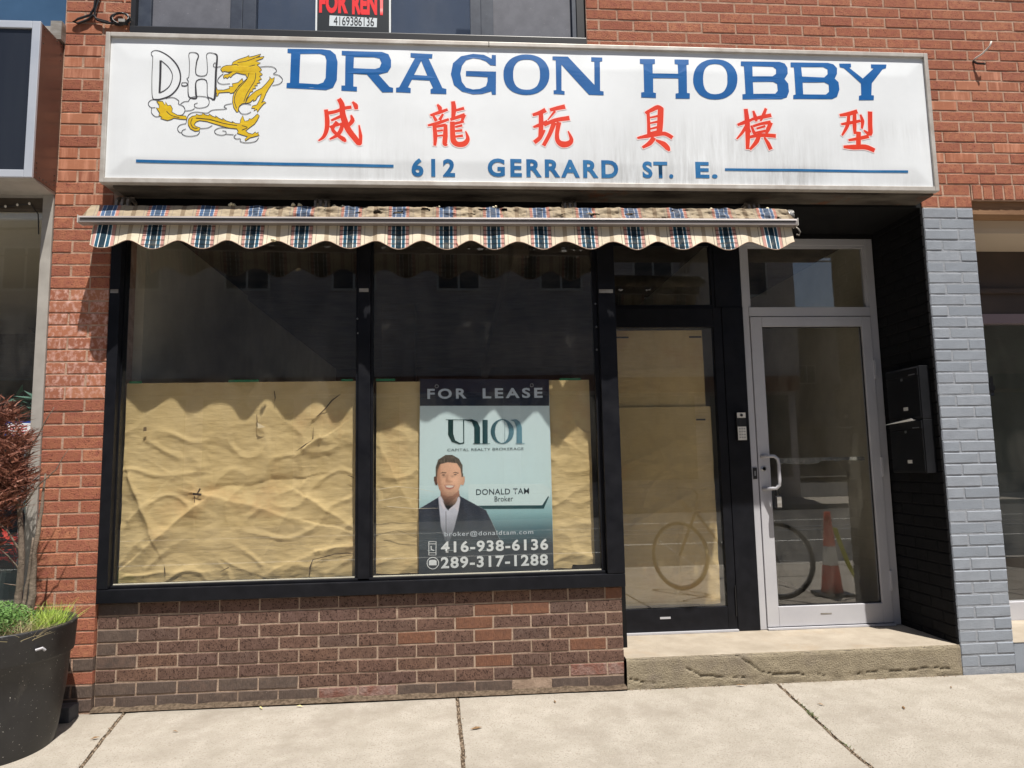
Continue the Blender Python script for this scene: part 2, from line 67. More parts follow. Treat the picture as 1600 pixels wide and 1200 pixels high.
MAN = [('hair',[(1.709,1.12),(1.708,1.169),(1.724,1.213),(1.764,1.237),(1.799,1.236),(1.833,1.216),(1.852,1.181),(1.855,1.119),(1.847,1.12),(1.842,1.162),(1.823,1.191),(1.774,1.197),(1.734,1.188),(1.722,1.159),(1.717,1.12)]),('ear',[(1.699,1.12),(1.711,1.122),(1.716,1.076),(1.708,1.075),(1.699,1.101)]),('skin',[(1.847,1.116),(1.864,1.119),(1.865,1.097),(1.857,1.073),(1.843,1.077)]),('neck',[(1.735,1.041),(1.834,1.044),(1.835,1.005),(1.811,.967),(1.776,.942),(1.751,.958),(1.735,.998)]),('skin',[(1.716,1.119),(1.721,1.159),(1.734,1.189),(1.774,1.198),(1.823,1.192),(1.843,1.162),(1.848,1.117),(1.842,1.078),(1.827,1.039),(1.797,1.016),(1.772,1.013),(1.747,1.025),(1.728,1.056),(1.718,1.091)]),('shade',[(1.716,1.119),(1.721,1.159),(1.732,1.183),(1.729,1.125),(1.736,1.075),(1.752,1.036),(1.772,1.013),(1.747,1.025),(1.728,1.056),(1.718,1.091)]),('jacket',[(1.615,.948),(1.718,1.007),(1.735,1.017),(1.761,.871),(1.781,.938),(1.835,1.015),(1.88,.989),(1.979,.933),(2.021,.845),(2.054,.767),(2.053,.718),(1.614,.731)]),('shirt',[(1.722,1.011),(1.735,1.017),(1.774,.942),(1.833,1.012),(1.841,.993),(1.83,.935),(1.805,.841),(1.779,.768),(1.76,.765),(1.731,.852),(1.718,.94)]),('skin',[(1.738,.997),(1.771,.968),(1.826,1.015),(1.82,.971),(1.774,.938),(1.747,.968)]),('collar',[(1.728,1.012),(1.735,1.012),(1.761,.951),(1.752,.943),(1.732,.973)]),('collar',[(1.835,1.01),(1.839,.995),(1.827,.932),(1.806,.955),(1.781,.938),(1.776,.943),(1.811,.971)]),('dark',[(1.76,.934),(1.763,.934),(1.763,.779),(1.76,.779)]),('lapel',[(1.713,.998),(1.722,.998),(1.734,.852),(1.76,.765),(1.726,.785),(1.688,.873),(1.681,.912),(1.698,.926)]),('lapel',[(1.84,.995),(1.86,.985),(1.859,.931),(1.879,.916),(1.838,.821),(1.794,.764),(1.779,.768),(1.805,.841),(1.83,.935)]),('dark',[(1.73,1.138),(1.744,1.146),(1.766,1.143),(1.765,1.139),(1.744,1.14)]),('dark',[(1.797,1.138),(1.812,1.145),(1.832,1.14),(1.831,1.135),(1.813,1.14)]),('dark',[(1.738,1.13),(1.749,1.134),(1.762,1.13),(1.75,1.126)]),('dark',[(1.802,1.13),(1.815,1.134),(1.826,1.13),(1.815,1.127)]),('shade',[(1.769,1.129),(1.773,1.129),(1.772,1.102),(1.788,1.094),(1.797,1.094),(1.782,1.089),(1.764,1.092),(1.762,1.099)]),('lip',[(1.753,1.075),(1.782,1.076),(1.812,1.073),(1.803,1.057),(1.782,1.05),(1.763,1.056)]),('teeth',[(1.759,1.072),(1.782,1.073),(1.807,1.071),(1.798,1.062),(1.782,1.06),(1.767,1.063)])]
ICON = [[(1.668,.775,.0038),(1.707,.774,.0038),(1.706,.703,.0038),(1.668,.704,.0038),(1.668,.775,.0038)],[(1.668,.763,.0029),(1.707,.762,.0029)],[(1.668,.716,.0029),(1.706,.715,.0029)],[(1.68,.752,.0048),(1.681,.733,.0058),(1.696,.727,.0048)],[(1.72,.66,.0038),(1.719,.652,.0038),(1.715,.645,.0038),(1.71,.639,.0038),(1.704,.634,.0038),(1.696,.631,.0038),(1.688,.63,.0038),(1.68,.632,.0038),(1.673,.635,.0038),(1.667,.64,.0038),(1.662,.646,.0038),(1.659,.654,.0038),(1.658,.662,.0038),(1.659,.67,.0038),(1.662,.677,.0038),(1.667,.683,.0038),(1.673,.688,.0038),(1.681,.69,.0038),(1.689,.691,.0038),(1.697,.69,.0038),(1.704,.687,.0038),(1.711,.682,.0038),(1.716,.675,.0038),(1.719,.668,.0038),(1.72,.66,.0038)]]
ICONF = [(1.668,.673),(1.676,.678),(1.701,.678),(1.709,.672),(1.709,.649),(1.668,.65)]
UPTXT = [('FOR',1.066,1.229,3.763,3.895),('RENT',1.252,1.445,3.76,3.897),('4169386136',1.149,1.377,3.691,3.744)]
UPTAG = [(1.126,3.75),(1.394,3.741),(1.392,3.685),(1.124,3.686)]

# ------------------------------------------------------------------ materials
def srgb(r, g, b):
    def f(c):
        c /= 255.0
        return c / 12.92 if c <= 0.04045 else ((c + 0.055) / 1.055) ** 2.4
    return (f(r), f(g), f(b), 1)

def N(nt, t, **k):
    n = nt.nodes.new(t)
    for a, v in k.items():
        setattr(n, a, v)
    return n

def mat(name, c1, c2=None, scale=12, rough=0.6, metal=0.0, bump=0.0, bscale=60, stretch=(1, 1, 1), rnd=None, spec=0.5,
        speck=None, contrast=(0.35, 0.65), bstretch=None, rough2=None, stain=None):
    m = bpy.data.materials.new(name)
    m.use_nodes = True
    nt = m.node_tree
    nt.nodes.clear()
    L = nt.links.new
    out = N(nt, 'ShaderNodeOutputMaterial')
    b = N(nt, 'ShaderNodeBsdfPrincipled')
    L(b.outputs[0], out.inputs[0])
    b.inputs['Roughness'].default_value = rough
    b.inputs['Metallic'].default_value = metal
    b.inputs['Specular IOR Level'].default_value = spec
    geo = N(nt, 'ShaderNodeNewGeometry')
    mp = N(nt, 'ShaderNodeMapping')
    mp.inputs['Scale'].default_value = stretch
    L(geo.outputs['Position'], mp.inputs[0])
    base = None
    if rnd:
        oi = N(nt, 'ShaderNodeObjectInfo')
        cr = N(nt, 'ShaderNodeValToRGB')
        cr.color_ramp.interpolation = 'LINEAR'
        el = cr.color_ramp.elements
        for i, c in enumerate(rnd):
            p = i / (len(rnd) - 1)
            if i == 0: e = el[0]; e.position = 0
            elif i == len(rnd) - 1: e = el[len(el) - 1]; e.position = 1
            else: e = el.new(p)
            e.color = c
        # keep el ordering stable: last element was el[1] originally
        L(oi.outputs['Random'], cr.inputs[0])
        base = cr.outputs[0]
    col = c1
    def mix(a, bcol, fac_sock, mode='MIX', fac=None):
        mx = N(nt, 'ShaderNodeMix', data_type='RGBA', blend_type=mode)
        if fac_sock is not None: L(fac_sock, mx.inputs[0])
        else: mx.inputs[0].default_value = fac
        for s, v in ((mx.inputs[6], a), (mx.inputs[7], bcol)):
            if isinstance(v, tuple): s.default_value = v
            else: L(v, s)
        return mx.outputs[2]
    cur = base if base is not None else c1
    if c2 is not None:
        nz = N(nt, 'ShaderNodeTexNoise')
        nz.inputs['Scale'].default_value = scale
        nz.inputs['Detail'].default_value = 6
        nz.inputs['Roughness'].default_value = 0.62
        L(mp.outputs[0], nz.inputs[0])
        r = N(nt, 'ShaderNodeMapRange')
        r.inputs[1].default_value = contrast[0]; r.inputs[2].default_value = contrast[1]
        L(nz.outputs[0], r.inputs[0])
        cur = mix(cur, c2, r.outputs[0])
    if stain is not None:                       # (colour, scale, low, high, stretch)
        sc, ss, lo, hi, st = stain
        mp3 = N(nt, 'ShaderNodeMapping'); mp3.inputs['Scale'].default_value = st
        L(geo.outputs['Position'], mp3.inputs[0])
        nz = N(nt, 'ShaderNodeTexNoise')
        nz.inputs['Scale'].default_value = ss
        nz.inputs['Detail'].default_value = 8
        nz.inputs['Roughness'].default_value = 0.7
        L(mp3.outputs[0], nz.inputs[0])
        r = N(nt, 'ShaderNodeMapRange')
        r.inputs[1].default_value = lo; r.inputs[2].default_value = hi
        L(nz.outputs[0], r.inputs[0])
        cur = mix(cur, sc, r.outputs[0])
    if speck is not None:                       # (colour, scale, threshold)
        vz = N(nt, 'ShaderNodeTexNoise')
        vz.inputs['Scale'].default_value = speck[1]
        vz.inputs['Detail'].default_value = 2
        L(geo.outputs['Position'], vz.inputs[0])
        r = N(nt, 'ShaderNodeMapRange')
        r.inputs[1].default_value = speck[2]; r.inputs[2].default_value = speck[2] + 0.06
        L(vz.outputs[0], r.inputs[0])
        cur = mix(cur, speck[0], r.outputs[0])
    if isinstance(cur, tuple): b.inputs['Base Color'].default_value = cur
    else: L(cur, b.inputs['Base Color'])
    if bump:
        mp2 = N(nt, 'ShaderNodeMapping')
        mp2.inputs['Scale'].default_value = bstretch or (1, 1, 1)
        L(geo.outputs['Position'], mp2.inputs[0])
        nb = N(nt, 'ShaderNodeTexNoise')
        nb.inputs['Scale'].default_value = bscale
        nb.inputs['Detail'].default_value = 5
        nb.inputs['Roughness'].default_value = 0.7
        L(mp2.outputs[0], nb.inputs[0])
        bp = N(nt, 'ShaderNodeBump')
        bp.inputs['Strength'].default_value = min(1, bump * 4)
        bp.inputs['Distance'].default_value = bump * 0.01
        L(nb.outputs[0], bp.inputs['Height'])
        L(bp.outputs[0], b.inputs['Normal'])
    if rough2 is not None:
        nr = N(nt, 'ShaderNodeTexNoise'); nr.inputs['Scale'].default_value = 9; nr.inputs['Detail'].default_value = 5
        L(geo.outputs['Position'], nr.inputs[0])
        r = N(nt, 'ShaderNodeMapRange'); r.inputs[3].default_value = rough; r.inputs[4].default_value = rough2
        r.inputs[1].default_value = .35; r.inputs[2].default_value = .65
        L(nr.outputs[0], r.inputs[0]); L(r.outputs[0], b.inputs['Roughness'])
    return m

def glass_mat(name, tint=(0.985, 0.99, 0.985, 1), boost=1.0, rough=0.0, refl=(1, 1, 1, 1), dirt=0.03, base=.07):
    m = bpy.data.materials.new(name)
    m.use_nodes = True
    nt = m.node_tree; nt.nodes.clear(); L = nt.links.new
    out = N(nt, 'ShaderNodeOutputMaterial')
    g0 = N(nt, 'ShaderNodeNewGeometry')      # Schlick reflectance, the same from either side of the pane
    dt = N(nt, 'ShaderNodeVectorMath', operation='DOT_PRODUCT'); L(g0.outputs['Normal'], dt.inputs[0]); L(g0.outputs['Incoming'], dt.inputs[1])
    ab = N(nt, 'ShaderNodeMath', operation='ABSOLUTE'); L(dt.outputs['Value'], ab.inputs[0])
    om = N(nt, 'ShaderNodeMath', operation='SUBTRACT'); om.inputs[0].default_value = 1; L(ab.outputs[0], om.inputs[1])
    pw = N(nt, 'ShaderNodeMath', operation='POWER'); L(om.outputs[0], pw.inputs[0]); pw.inputs[1].default_value = 5
    sc = N(nt, 'ShaderNodeMath', operation='MULTIPLY_ADD'); L(pw.outputs[0], sc.inputs[0]); sc.inputs[1].default_value = .955; sc.inputs[2].default_value = base
    mu = N(nt, 'ShaderNodeMath', operation='MULTIPLY'); mu.inputs[1].default_value = boost; mu.use_clamp = True
    L(sc.outputs[0], mu.inputs[0])
    tr = N(nt, 'ShaderNodeBsdfTransparent'); tr.inputs[0].default_value = tint
    gl = N(nt, 'ShaderNodeBsdfGlossy'); gl.inputs['Roughness'].default_value = rough; gl.inputs[0].default_value = refl
    mx = N(nt, 'ShaderNodeMixShader')
    L(mu.outputs[0], mx.inputs[0]); L(tr.outputs[0], mx.inputs[1]); L(gl.outputs[0], mx.inputs[2])
    # a thin film of street dust
    df = N(nt, 'ShaderNodeBsdfDiffuse'); df.inputs[0].default_value = (.55, .52, .46, 1)
    geo = N(nt, 'ShaderNodeNewGeometry'); mp = N(nt, 'ShaderNodeMapping'); mp.inputs['Scale'].default_value = (1, 1, .35)
    nz = N(nt, 'ShaderNodeTexNoise'); nz.inputs['Scale'].default_value = 6; nz.inputs['Detail'].default_value = 9; nz.inputs['Roughness'].default_value = .75
    L(geo.outputs['Position'], mp.inputs[0]); L(mp.outputs[0], nz.inputs[0])
    r = N(nt, 'ShaderNodeMapRange'); r.inputs[1].default_value = .4; r.inputs[2].default_value = .8; r.inputs[4].default_value = dirt * 2
    L(nz.outputs[0], r.inputs[0])
    m2 = N(nt, 'ShaderNodeMixShader'); L(r.outputs[0], m2.inputs[0]); L(mx.outputs[0], m2.inputs[1]); L(df.outputs[0], m2.inputs[2])
    L(m2.outputs[0], out.inputs[0])
    return m

M = {}
red_tones = [srgb(160, 102, 78), srgb(172, 112, 86), srgb(150, 94, 74), srgb(178, 120, 92), srgb(162, 106, 84)]
M['brick_red'] = mat('red_brick', red_tones[0], srgb(148, 88, 74), 30, .9, bump=.5, bscale=140, rnd=red_tones, speck=(srgb(96, 56, 46), 150, .62), spec=.2, contrast=(.4, .7))
M['brick_white'] = mat('whitewashed_brick', red_tones[0], srgb(204, 164, 152), 48, .9, bump=.3, bscale=200, rnd=red_tones, spec=.2, contrast=(.47, .66), stretch=(1, 1, .7))
M['brick_streak'] = mat('streaked_brick', red_tones[0], srgb(208, 150, 124), 26, .9, bump=.25, bscale=240, rnd=red_tones, spec=.2, contrast=(.5, .72), stretch=(1, 1, .12))
brown_tones = [srgb(116, 93, 83), srgb(121, 96, 86), srgb(126, 98, 86), srgb(118, 94, 86), srgb(128, 100, 86), srgb(114, 94, 86), srgb(130, 101, 86), srgb(120, 96, 88)]
M['brick_brown'] = mat('brown_wirecut_brick', brown_tones[0], srgb(100, 78, 69), 40, .92, bump=1.0, bscale=110, bstretch=(2.4, 1, .35), rnd=brown_tones, speck=(srgb(66, 50, 45), 140, .58), spec=.15, contrast=(.42, .72))
M['brick_orange'] = mat('orange_wirecut_brick', srgb(138, 98, 78), srgb(122, 88, 73), 40, .92, bump=1.0, bscale=110, bstretch=(2.2, 1, .35), speck=(srgb(70, 48, 40), 300, .64), spec=.15)
grey_tones = [srgb(108, 94, 86), srgb(114, 98, 88), srgb(104, 92, 86), srgb(116, 96, 86)]
M['brick_sooty'] = mat('soot_grey_brick', grey_tones[0], srgb(94, 82, 76), 40, .92, bump=.7, bscale=150, bstretch=(2.2, 1, .35), rnd=grey_tones, speck=(srgb(150, 138, 130), 260, .68), spec=.15)
M['brick_spalled'] = mat('spalled_brick', srgb(126, 90, 80), srgb(144, 120, 112), 18, .95, bump=.9, bscale=60, spec=.1, contrast=(.4, .6))
pg = [srgb(138, 144, 154), srgb(145, 151, 160), srgb(132, 139, 149), srgb(142, 148, 157)]
M['paint_grey'] = mat('blue_grey_masonry_paint', pg[0], srgb(130, 136, 145), 14, .6, bump=.28, bscale=190, rnd=pg, speck=(srgb(90, 94, 102), 120, .74), spec=.35, contrast=(.4, .8))
M['mortar_paint'] = mat('painted_mortar', srgb(152, 156, 163), srgb(134, 139, 147), 40, .7, bump=.5, bscale=150)
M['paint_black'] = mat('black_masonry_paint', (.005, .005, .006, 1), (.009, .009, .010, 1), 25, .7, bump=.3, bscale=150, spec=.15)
M['mortar'] = mat('pale_mortar', srgb(192, 162, 142), srgb(164, 132, 114), 22, .95, bump=.6, bscale=160, spec=.1)
M['mortar_low'] = mat('buff_mortar', srgb(176, 154, 136), srgb(148, 128, 112), 26, .95, bump=.6, bscale=160, spec=.1)
M['concrete'] = mat('pavement_concrete', srgb(177, 170, 160), srgb(163, 156, 145), 7, .95, bump=1.0, bscale=110, spec=.12, speck=(srgb(152, 144, 133), 130, .58), stain=(srgb(148, 140, 129), 2.3, .50, .72, (1, 1, 1)), contrast=(.35, .65))
M['joint'] = mat('dirt_in_joint', srgb(112, 98, 84), srgb(70, 60, 50), 60, 1, bump=.5, bscale=140, spec=.05)
M['step_top'] = mat('step_concrete_top', srgb(166, 156, 142), srgb(150, 140, 126), 6, .93, bump=.35, bscale=170, spec=.15, stain=(srgb(154, 136, 114), 3.2, .55, .8, (1, 1, 1)))
M['step_face'] = mat('step_concrete_face', srgb(158, 147, 126), srgb(138, 128, 110), 9, .96, bump=1.0, bscale=120, spec=.1, speck=(srgb(108, 97, 80), 130, .62), stain=(srgb(132, 122, 110), 4, .5, .72, (1, 1, 1)))
M['black_alu'] = mat('black_anodised_frame', (.006, .0065, .009, 1), (.010, .0105, .014, 1), 14, .34, bump=.02, bscale=60, spec=.2, rough2=.52, speck=((.12, .12, .14, 1), 60, .80))
M['alu'] = mat('natural_aluminium', srgb(188, 188, 192), srgb(178, 178, 184), 3, .55, metal=.12, bump=.02, bscale=200, bstretch=(1, 1, .05), spec=.5)
M['alu_dirty'] = mat('weathered_aluminium', srgb(168, 166, 162), srgb(120, 112, 102), 9, .55, metal=.35, bump=.08, bscale=90, stretch=(.6, 1, 3), spec=.4)
M['alu_sign'] = mat('sign_frame_aluminium', srgb(196, 192, 186), srgb(168, 160, 152), 8, .5, metal=.25, bump=.05, bscale=90, spec=.4, speck=(srgb(110, 100, 90), 90, .72))
M['alu_paint'] = mat('pale_grey_painted_metal', srgb(170, 166, 160), srgb(150, 146, 140), 6, .5, bump=.05, bscale=60, spec=.4)
M['sign_blue'] = mat('sign_blue_paint', srgb(4, 84, 150), srgb(10, 94, 162), 5, .4, spec=.4)
M['sign_blue2'] = mat('sign_faded_blue_paint', srgb(26, 98, 156), srgb(48, 116, 168), 12, .45, spec=.4)
M['sign_red'] = mat('sign_red_paint', srgb(212, 48, 26), srgb(220, 62, 32), 6, .42, spec=.4)
M['sign_halo'] = mat('sign_pale_pink_halo', srgb(238, 214, 212), None, rough=.45)
M['sign_gold'] = mat('sign_gold_paint', srgb(214, 182, 6), srgb(204, 166, 4), 30, .45)
M['sign_line'] = mat('sign_black_line', srgb(40, 38, 44), None, rough=.5)
M['soot'] = mat('weathered_soffit_metal', srgb(98, 92, 84), srgb(46, 40, 36), 7, .8, bump=.3, bscale=60, stretch=(.35, 1, 2), spec=.25, stain=(srgb(104, 58, 30), 2.1, .62, .74, (1, 1, 1)))
M['void'] = mat('black_painted_panel', (.005, .005, .006, 1), (.008, .008, .008, 1), 6, .7, spec=.2)
M['glass'] = glass_mat('window_glass', boost=1.0, dirt=.02)
M['glass_door'] = glass_mat('door_glass', boost=1.3, dirt=.035)
M['glass_up'] = glass_mat('upper_window_glass', tint=(.8, .84, .88, 1), boost=1.5, dirt=.02)
M['paper'] = mat('brown_kraft_paper', srgb(208, 184, 136), srgb(198, 174, 126), 5, .8, bump=.28, bscale=26, bstretch=(.5, 1, 2.4), spec=.2, stain=(srgb(198, 160, 114), 2.5, .54, .78, (1, 1, 1)))
M['paper_tear'] = mat('paper_tear_shadow_gap', srgb(58, 40, 24), None, rough=.9)
M['tape_green'] = mat('green_painters_tape', srgb(30, 120, 80), None, rough=.6)
M['black_plain'] = mat('black_plastic', (.014, .014, .016, 1), None, rough=.4)
M['white_print'] = mat('white_print', srgb(226, 230, 232), None, rough=.45)
M['steel'] = mat('brushed_steel', srgb(170, 172, 176), srgb(150, 152, 156), 40, .35, metal=.8, stretch=(1, 1, .1))
M['white_plastic'] = mat('white_plastic', srgb(222, 220, 214), srgb(204, 200, 192), 40, .5)

# ------------------------------------------------------------------ mesh helpers
class MB:
    def __init__(s): s.v = []; s.f = []
    def box(s, x0, x1, y0, y1, z0, z1):
        n = len(s.v)
        s.v += [(x0, y0, z0), (x1, y0, z0), (x1, y1, z0), (x0, y1, z0), (x0, y0, z1), (x1, y0, z1), (x1, y1, z1), (x0, y1, z1)]
        s.f += [tuple(n + i for i in q) for q in ((0, 3, 2, 1), (4, 5, 6, 7), (0, 1, 5, 4), (1, 2, 6, 5), (2, 3, 7, 6), (3, 0, 4, 7))]
        return s
    def quad(s, *p):
        n = len(s.v); s.v += list(p); s.f.append(tuple(range(n, n + len(p)))); return s
    def prism(s, poly, y0, y1):                 # poly in (x, z), extruded along y
        n = len(s.v); k = len(poly)
        s.v += [(x, y0, z) for x, z in poly] + [(x, y1, z) for x, z in poly]
        s.f.append(tuple(n + i for i in range(k))); s.f.append(tuple(n + k + i for i in reversed(range(k))))
        for i in range(k):
            j = (i + 1) % k
            s.f.append((n + i, n + k + i, n + k + j, n + j))
        return s
    def prism_x(s, poly, x0, x1):               # poly in (y, z), extruded along x
        n = len(s.v); k = len(poly)
        s.v += [(x0, y, z) for y, z in poly] + [(x1, y, z) for y, z in poly]
        s.f.append(tuple(n + i for i in range(k))); s.f.append(tuple(n + k + i for i in reversed(range(k))))
        for i in range(k):
            j = (i + 1) % k
            s.f.append((n + i, n + k + i, n + k + j, n + j))
        return s
    def tube(s, pts, r, seg=8, r2=None):
        pts = [Vector(p) for p in pts]; n0 = len(s.v); m = len(pts)
        up = Vector((0.13, 0.2, 1)).normalized()
        for i, p in enumerate(pts):
            d = (pts[min(i + 1, m - 1)] - pts[max(i - 1, 0)]).normalized()
            a = d.cross(up)
            if a.length < .05: a = d.cross(Vector((1, 0, 0)))
            a.normalize(); b = d.cross(a)
            rr = r if r2 is None else r + (r2 - r) * i / (m - 1)
            for k in range(seg):
                t = 2 * math.pi * k / seg
                s.v.append(tuple(p + a * math.cos(t) * rr + b * math.sin(t) * rr))
        for i in range(m - 1):
            for k in range(seg):
                q = (k + 1) % seg
                s.f.append((n0 + i * seg + k, n0 + i * seg + q, n0 + (i + 1) * seg + q, n0 + (i + 1) * seg + k))
        s.f.append(tuple(n0 + k for k in reversed(range(seg)))); s.f.append(tuple(n0 + (m - 1) * seg + k for k in range(seg)))
        return s
    def lathe(s, prof, cx, cy, seg=40, cap=True):   # prof (r, z)
        n0 = len(s.v)
        for r, z in prof:
            for k in range(seg):
                t = 2 * math.pi * k / seg
                s.v.append((cx + r * math.cos(t), cy + r * math.sin(t), z))
        for i in range(len(prof) - 1):
            for k in range(seg):
                q = (k + 1) % seg
                s.f.append((n0 + i * seg + k, n0 + i * seg + q, n0 + (i + 1) * seg + q, n0 + (i + 1) * seg + k))
        if cap:
            s.f.append(tuple(n0 + k for k in reversed(range(seg))))
        return s
    def build(s, name, m, parent=None, smooth=False, bevel=0):
        me = bpy.data.meshes.new(name)
        me.from_pydata([tuple(v) for v in s.v], [], s.f)
        me.validate()
        bm = bmesh.new(); bm.from_mesh(me)
        bmesh.ops.recalc_face_normals(bm, faces=bm.faces)
        if bevel:
            bmesh.ops.bevel(bm, geom=[e for e in bm.edges if len(e.link_faces) == 2 and e.calc_face_angle(0) > .6], offset=bevel, segments=2, profile=.6, affect='EDGES', clamp_overlap=True)
        bm.to_mesh(me); bm.free()
        if smooth:
            for p in me.polygons: p.use_smooth = True
        me.materials.append(m)
        o = bpy.data.objects.new(name, me)
        COL.objects.link(o)
        if parent: attach(o, parent)
        return o

WORLD = {}
def attach(o, parent):          # everything is modelled in world coordinates: cancel the parent's offset
    o.parent = parent
    base = WORLD.get(parent.name, Vector((0, 0, 0)))
    o.matrix_parent_inverse = Matrix.Translation(-base)

def thing(name, label, cat, loc=(0, 0, 0), group=None):
    o = bpy.data.objects.new(name, None)
    o.empty_display_size = .1
    COL.objects.link(o)
    o.location = loc
    WORLD[o.name] = Vector(loc)
    o['label'] = label; o['category'] = cat
    if group: o['group'] = group
    return o
def tag(o, label, cat, group=None):
    o['label'] = label; o['category'] = cat
    if group: o['group'] = group
    return o
def struct(o): o['kind'] = 'structure'; return o
def stuff(o): o['kind'] = 'stuff'; return o

def poly_mesh(rings, y):            # rings: list of (x,z) rings, first outer, others holes
    vs = []
    for r in rings: vs += [(p[0], y, p[1]) for p in r]
    tris = tessellate_polygon([[Vector((p[0], p[1], 0)) for p in r] for r in rings])
    return vs, [tuple(t) for t in tris]
def flat(name, list_of_rings, y, m, parent, warp=None):
    vs, fs = [], []
    for rings in list_of_rings:
        if not isinstance(rings[0][0], (tuple, list)): rings = [rings]
        v, f = poly_mesh(rings, y); n = len(vs)
        vs += v; fs += [tuple(i + n for i in t) for t in f]
    if warp: vs = [(x, yy + warp(x, z), z) for x, yy, z in vs]
    me = bpy.data.meshes.new(name); me.from_pydata(vs, [], fs)
    bm = bmesh.new(); bm.from_mesh(me)
    for f in bm.faces:
        f.normal_update()
        if f.normal.y > 0: f.normal_flip()
    bm.to_mesh(me); bm.free()
    me.materials.append(m)
    o = bpy.data.objects.new(name, me); COL.objects.link(o)
    if parent: attach(o, parent)
    return o
def stroke_ring(pts, grow=0.0, cap=True, smooth=True):          # brush stroke with a width at each point -> outline ring
    P = [Vector((p[0], p[1])) for p in pts]; W = [p[2] / 2 + grow for p in pts]
    if smooth and len(P) > 2:
        Q, U = [], []
        for i in range(len(P) - 1):
            p0 = P[max(i - 1, 0)]; p1 = P[i]; p2 = P[i + 1]; p3 = P[min(i + 2, len(P) - 1)]
            for k in range(4):
                t = k / 4
                Q.append(0.5 * ((2 * p1) + (p2 - p0) * t + (2 * p0 - 5 * p1 + 4 * p2 - p3) * t * t + (3 * p1 - p0 - 3 * p2 + p3) * t ** 3))
                U.append(W[i] * (1 - t) + W[i + 1] * t)
        Q.append(P[-1]); U.append(W[-1]); P, W = Q, U
    A, B = [], []
    n = len(P)
    for i in range(n):
        d = P[min(i + 1, n - 1)] - P[max(i - 1, 0)]
        if d.length < 1e-9: d = Vector((1, 0))
        d.normalize(); nn = Vector((-d.y, d.x))
        e = Vector((0, 0))
        if i == 0: e = -d * grow
        if i == n - 1: e = d * grow
        A.append(P[i] + nn * W[i] + e); B.append(P[i] - nn * W[i] + e)
    return A, B
def strokes(name, lst, y, m, parent, grow=0.0, smooth=True):
    vs, fs = [], []
    for j, pts in enumerate(lst):
        A, B = stroke_ring(pts, grow, smooth=smooth); n = len(vs); k = len(A)
        yy = y - j * 0.00001
        vs += [(a.x, yy, a.y) for a in A] + [(b.x, yy, b.y) for b in B]
        fs += [(n + i, n + i + 1, n + k + i + 1, n + k + i) for i in range(k - 1)]
    me = bpy.data.meshes.new(name); me.from_pydata(vs, [], fs)
    me.materials.append(m)
    o = bpy.data.objects.new(name, me); COL.objects.link(o)
    if parent: attach(o, parent)
    return o
def text_obj(name, s, x0, z0, x1, z1, y, m, parent, bold=0.0, space=1.0, serif=None):
    cu = bpy.data.curves.new(name, 'FONT')
    cu.body = s; cu.size = 1.0; cu.offset = bold; cu.space_character = space
    cu.resolution_u = 4
    t = bpy.data.objects.new(name + '_tmp', cu); COL.objects.link(t)
    dg = bpy.context.evaluated_depsgraph_get(); dg.update()
    me = bpy.data.meshes.new_from_object(t.evaluated_get(dg))
    COL.objects.unlink(t); bpy.data.objects.remove(t)
    xs = [v.co.x for v in me.vertices]; ys = [v.co.y for v in me.vertices]
    ax, bx_, ay, by = min(xs), max(xs), min(ys), max(ys)
    for v in me.vertices:
        v.co = (x0 + (v.co.x - ax) / (bx_ - ax) * (x1 - x0), y, z0 + (v.co.y - ay) / (by - ay) * (z1 - z0))
    me.name = name; me.materials.clear(); me.materials.append(m)
    o = bpy.data.objects.new(name, me); COL.objects.link(o)
    if parent: attach(o, parent)
    return o

# bricks: shared meshes, one object each
def brick_mesh(name, w, h, d, m, b=.0025, jit=.0012, axis='y'):
    # origin at lower left of the face, face looking to -y, depth d behind
    j = lambda: random.uniform(-jit, jit)
    o = [(0, 0), (w, 0), (w, h), (0, h)]
    ring0 = [(x + j() * .8, b, z + j() * .8) for x, z in o]
    i_ = [(b, b), (w / 2, b * .9), (w - b, b), (w - b, h - b), (w / 2, h - b * .9), (b, h - b)]
    front = [(x, j() * .5, z) for x, z in i_]
    back = [(x, d, z) for x, z in o]
    v = ring0 + front + back
    f = [(4, 5, 8, 9), (5, 6, 7, 8), (0, 1, 6, 5, 4), (1, 2, 7, 6), (2, 3, 9, 8, 7), (3, 0, 4, 9),
         (0, 10, 11, 1), (1, 11, 12, 2), (2, 12, 13, 3), (3, 13, 10, 0)]
    if axis == 'x':      # face looking to -x, length running along +y
        v = [(y, x, z) for x, y, z in v]
    me = bpy.data.meshes.new(name); me.from_pydata(v, [], f)
    bm = bmesh.new(); bm.from_mesh(me); bmesh.ops.recalc_face_normals(bm, faces=bm.faces); bm.to_mesh(me); bm.free()
    # outward normals
    me.materials.append(m)
    return me
_bc = {}
def brick(parent, x, z, w, h, y, m, d=.03, axis='y', name='brick', jit=.0012, b=.0028, tilt=0.0, dy=.0015):
    key = (round(w, 3), round(h, 3), m.name, axis, d, random.randrange(4))
    if key not in _bc: _bc[key] = brick_mesh(name, w, h, d, m, axis=axis, jit=jit, b=b)
    o = bpy.data.objects.new(name, _bc[key]); COL.objects.link(o)
    yy = y + random.uniform(-dy, dy)
    o.location = (x, yy, z) if axis == 'y' else (yy, x, z)
    if tilt: o.rotation_euler = (0, random.uniform(-tilt, tilt), 0)
    attach(o, parent)
    return o

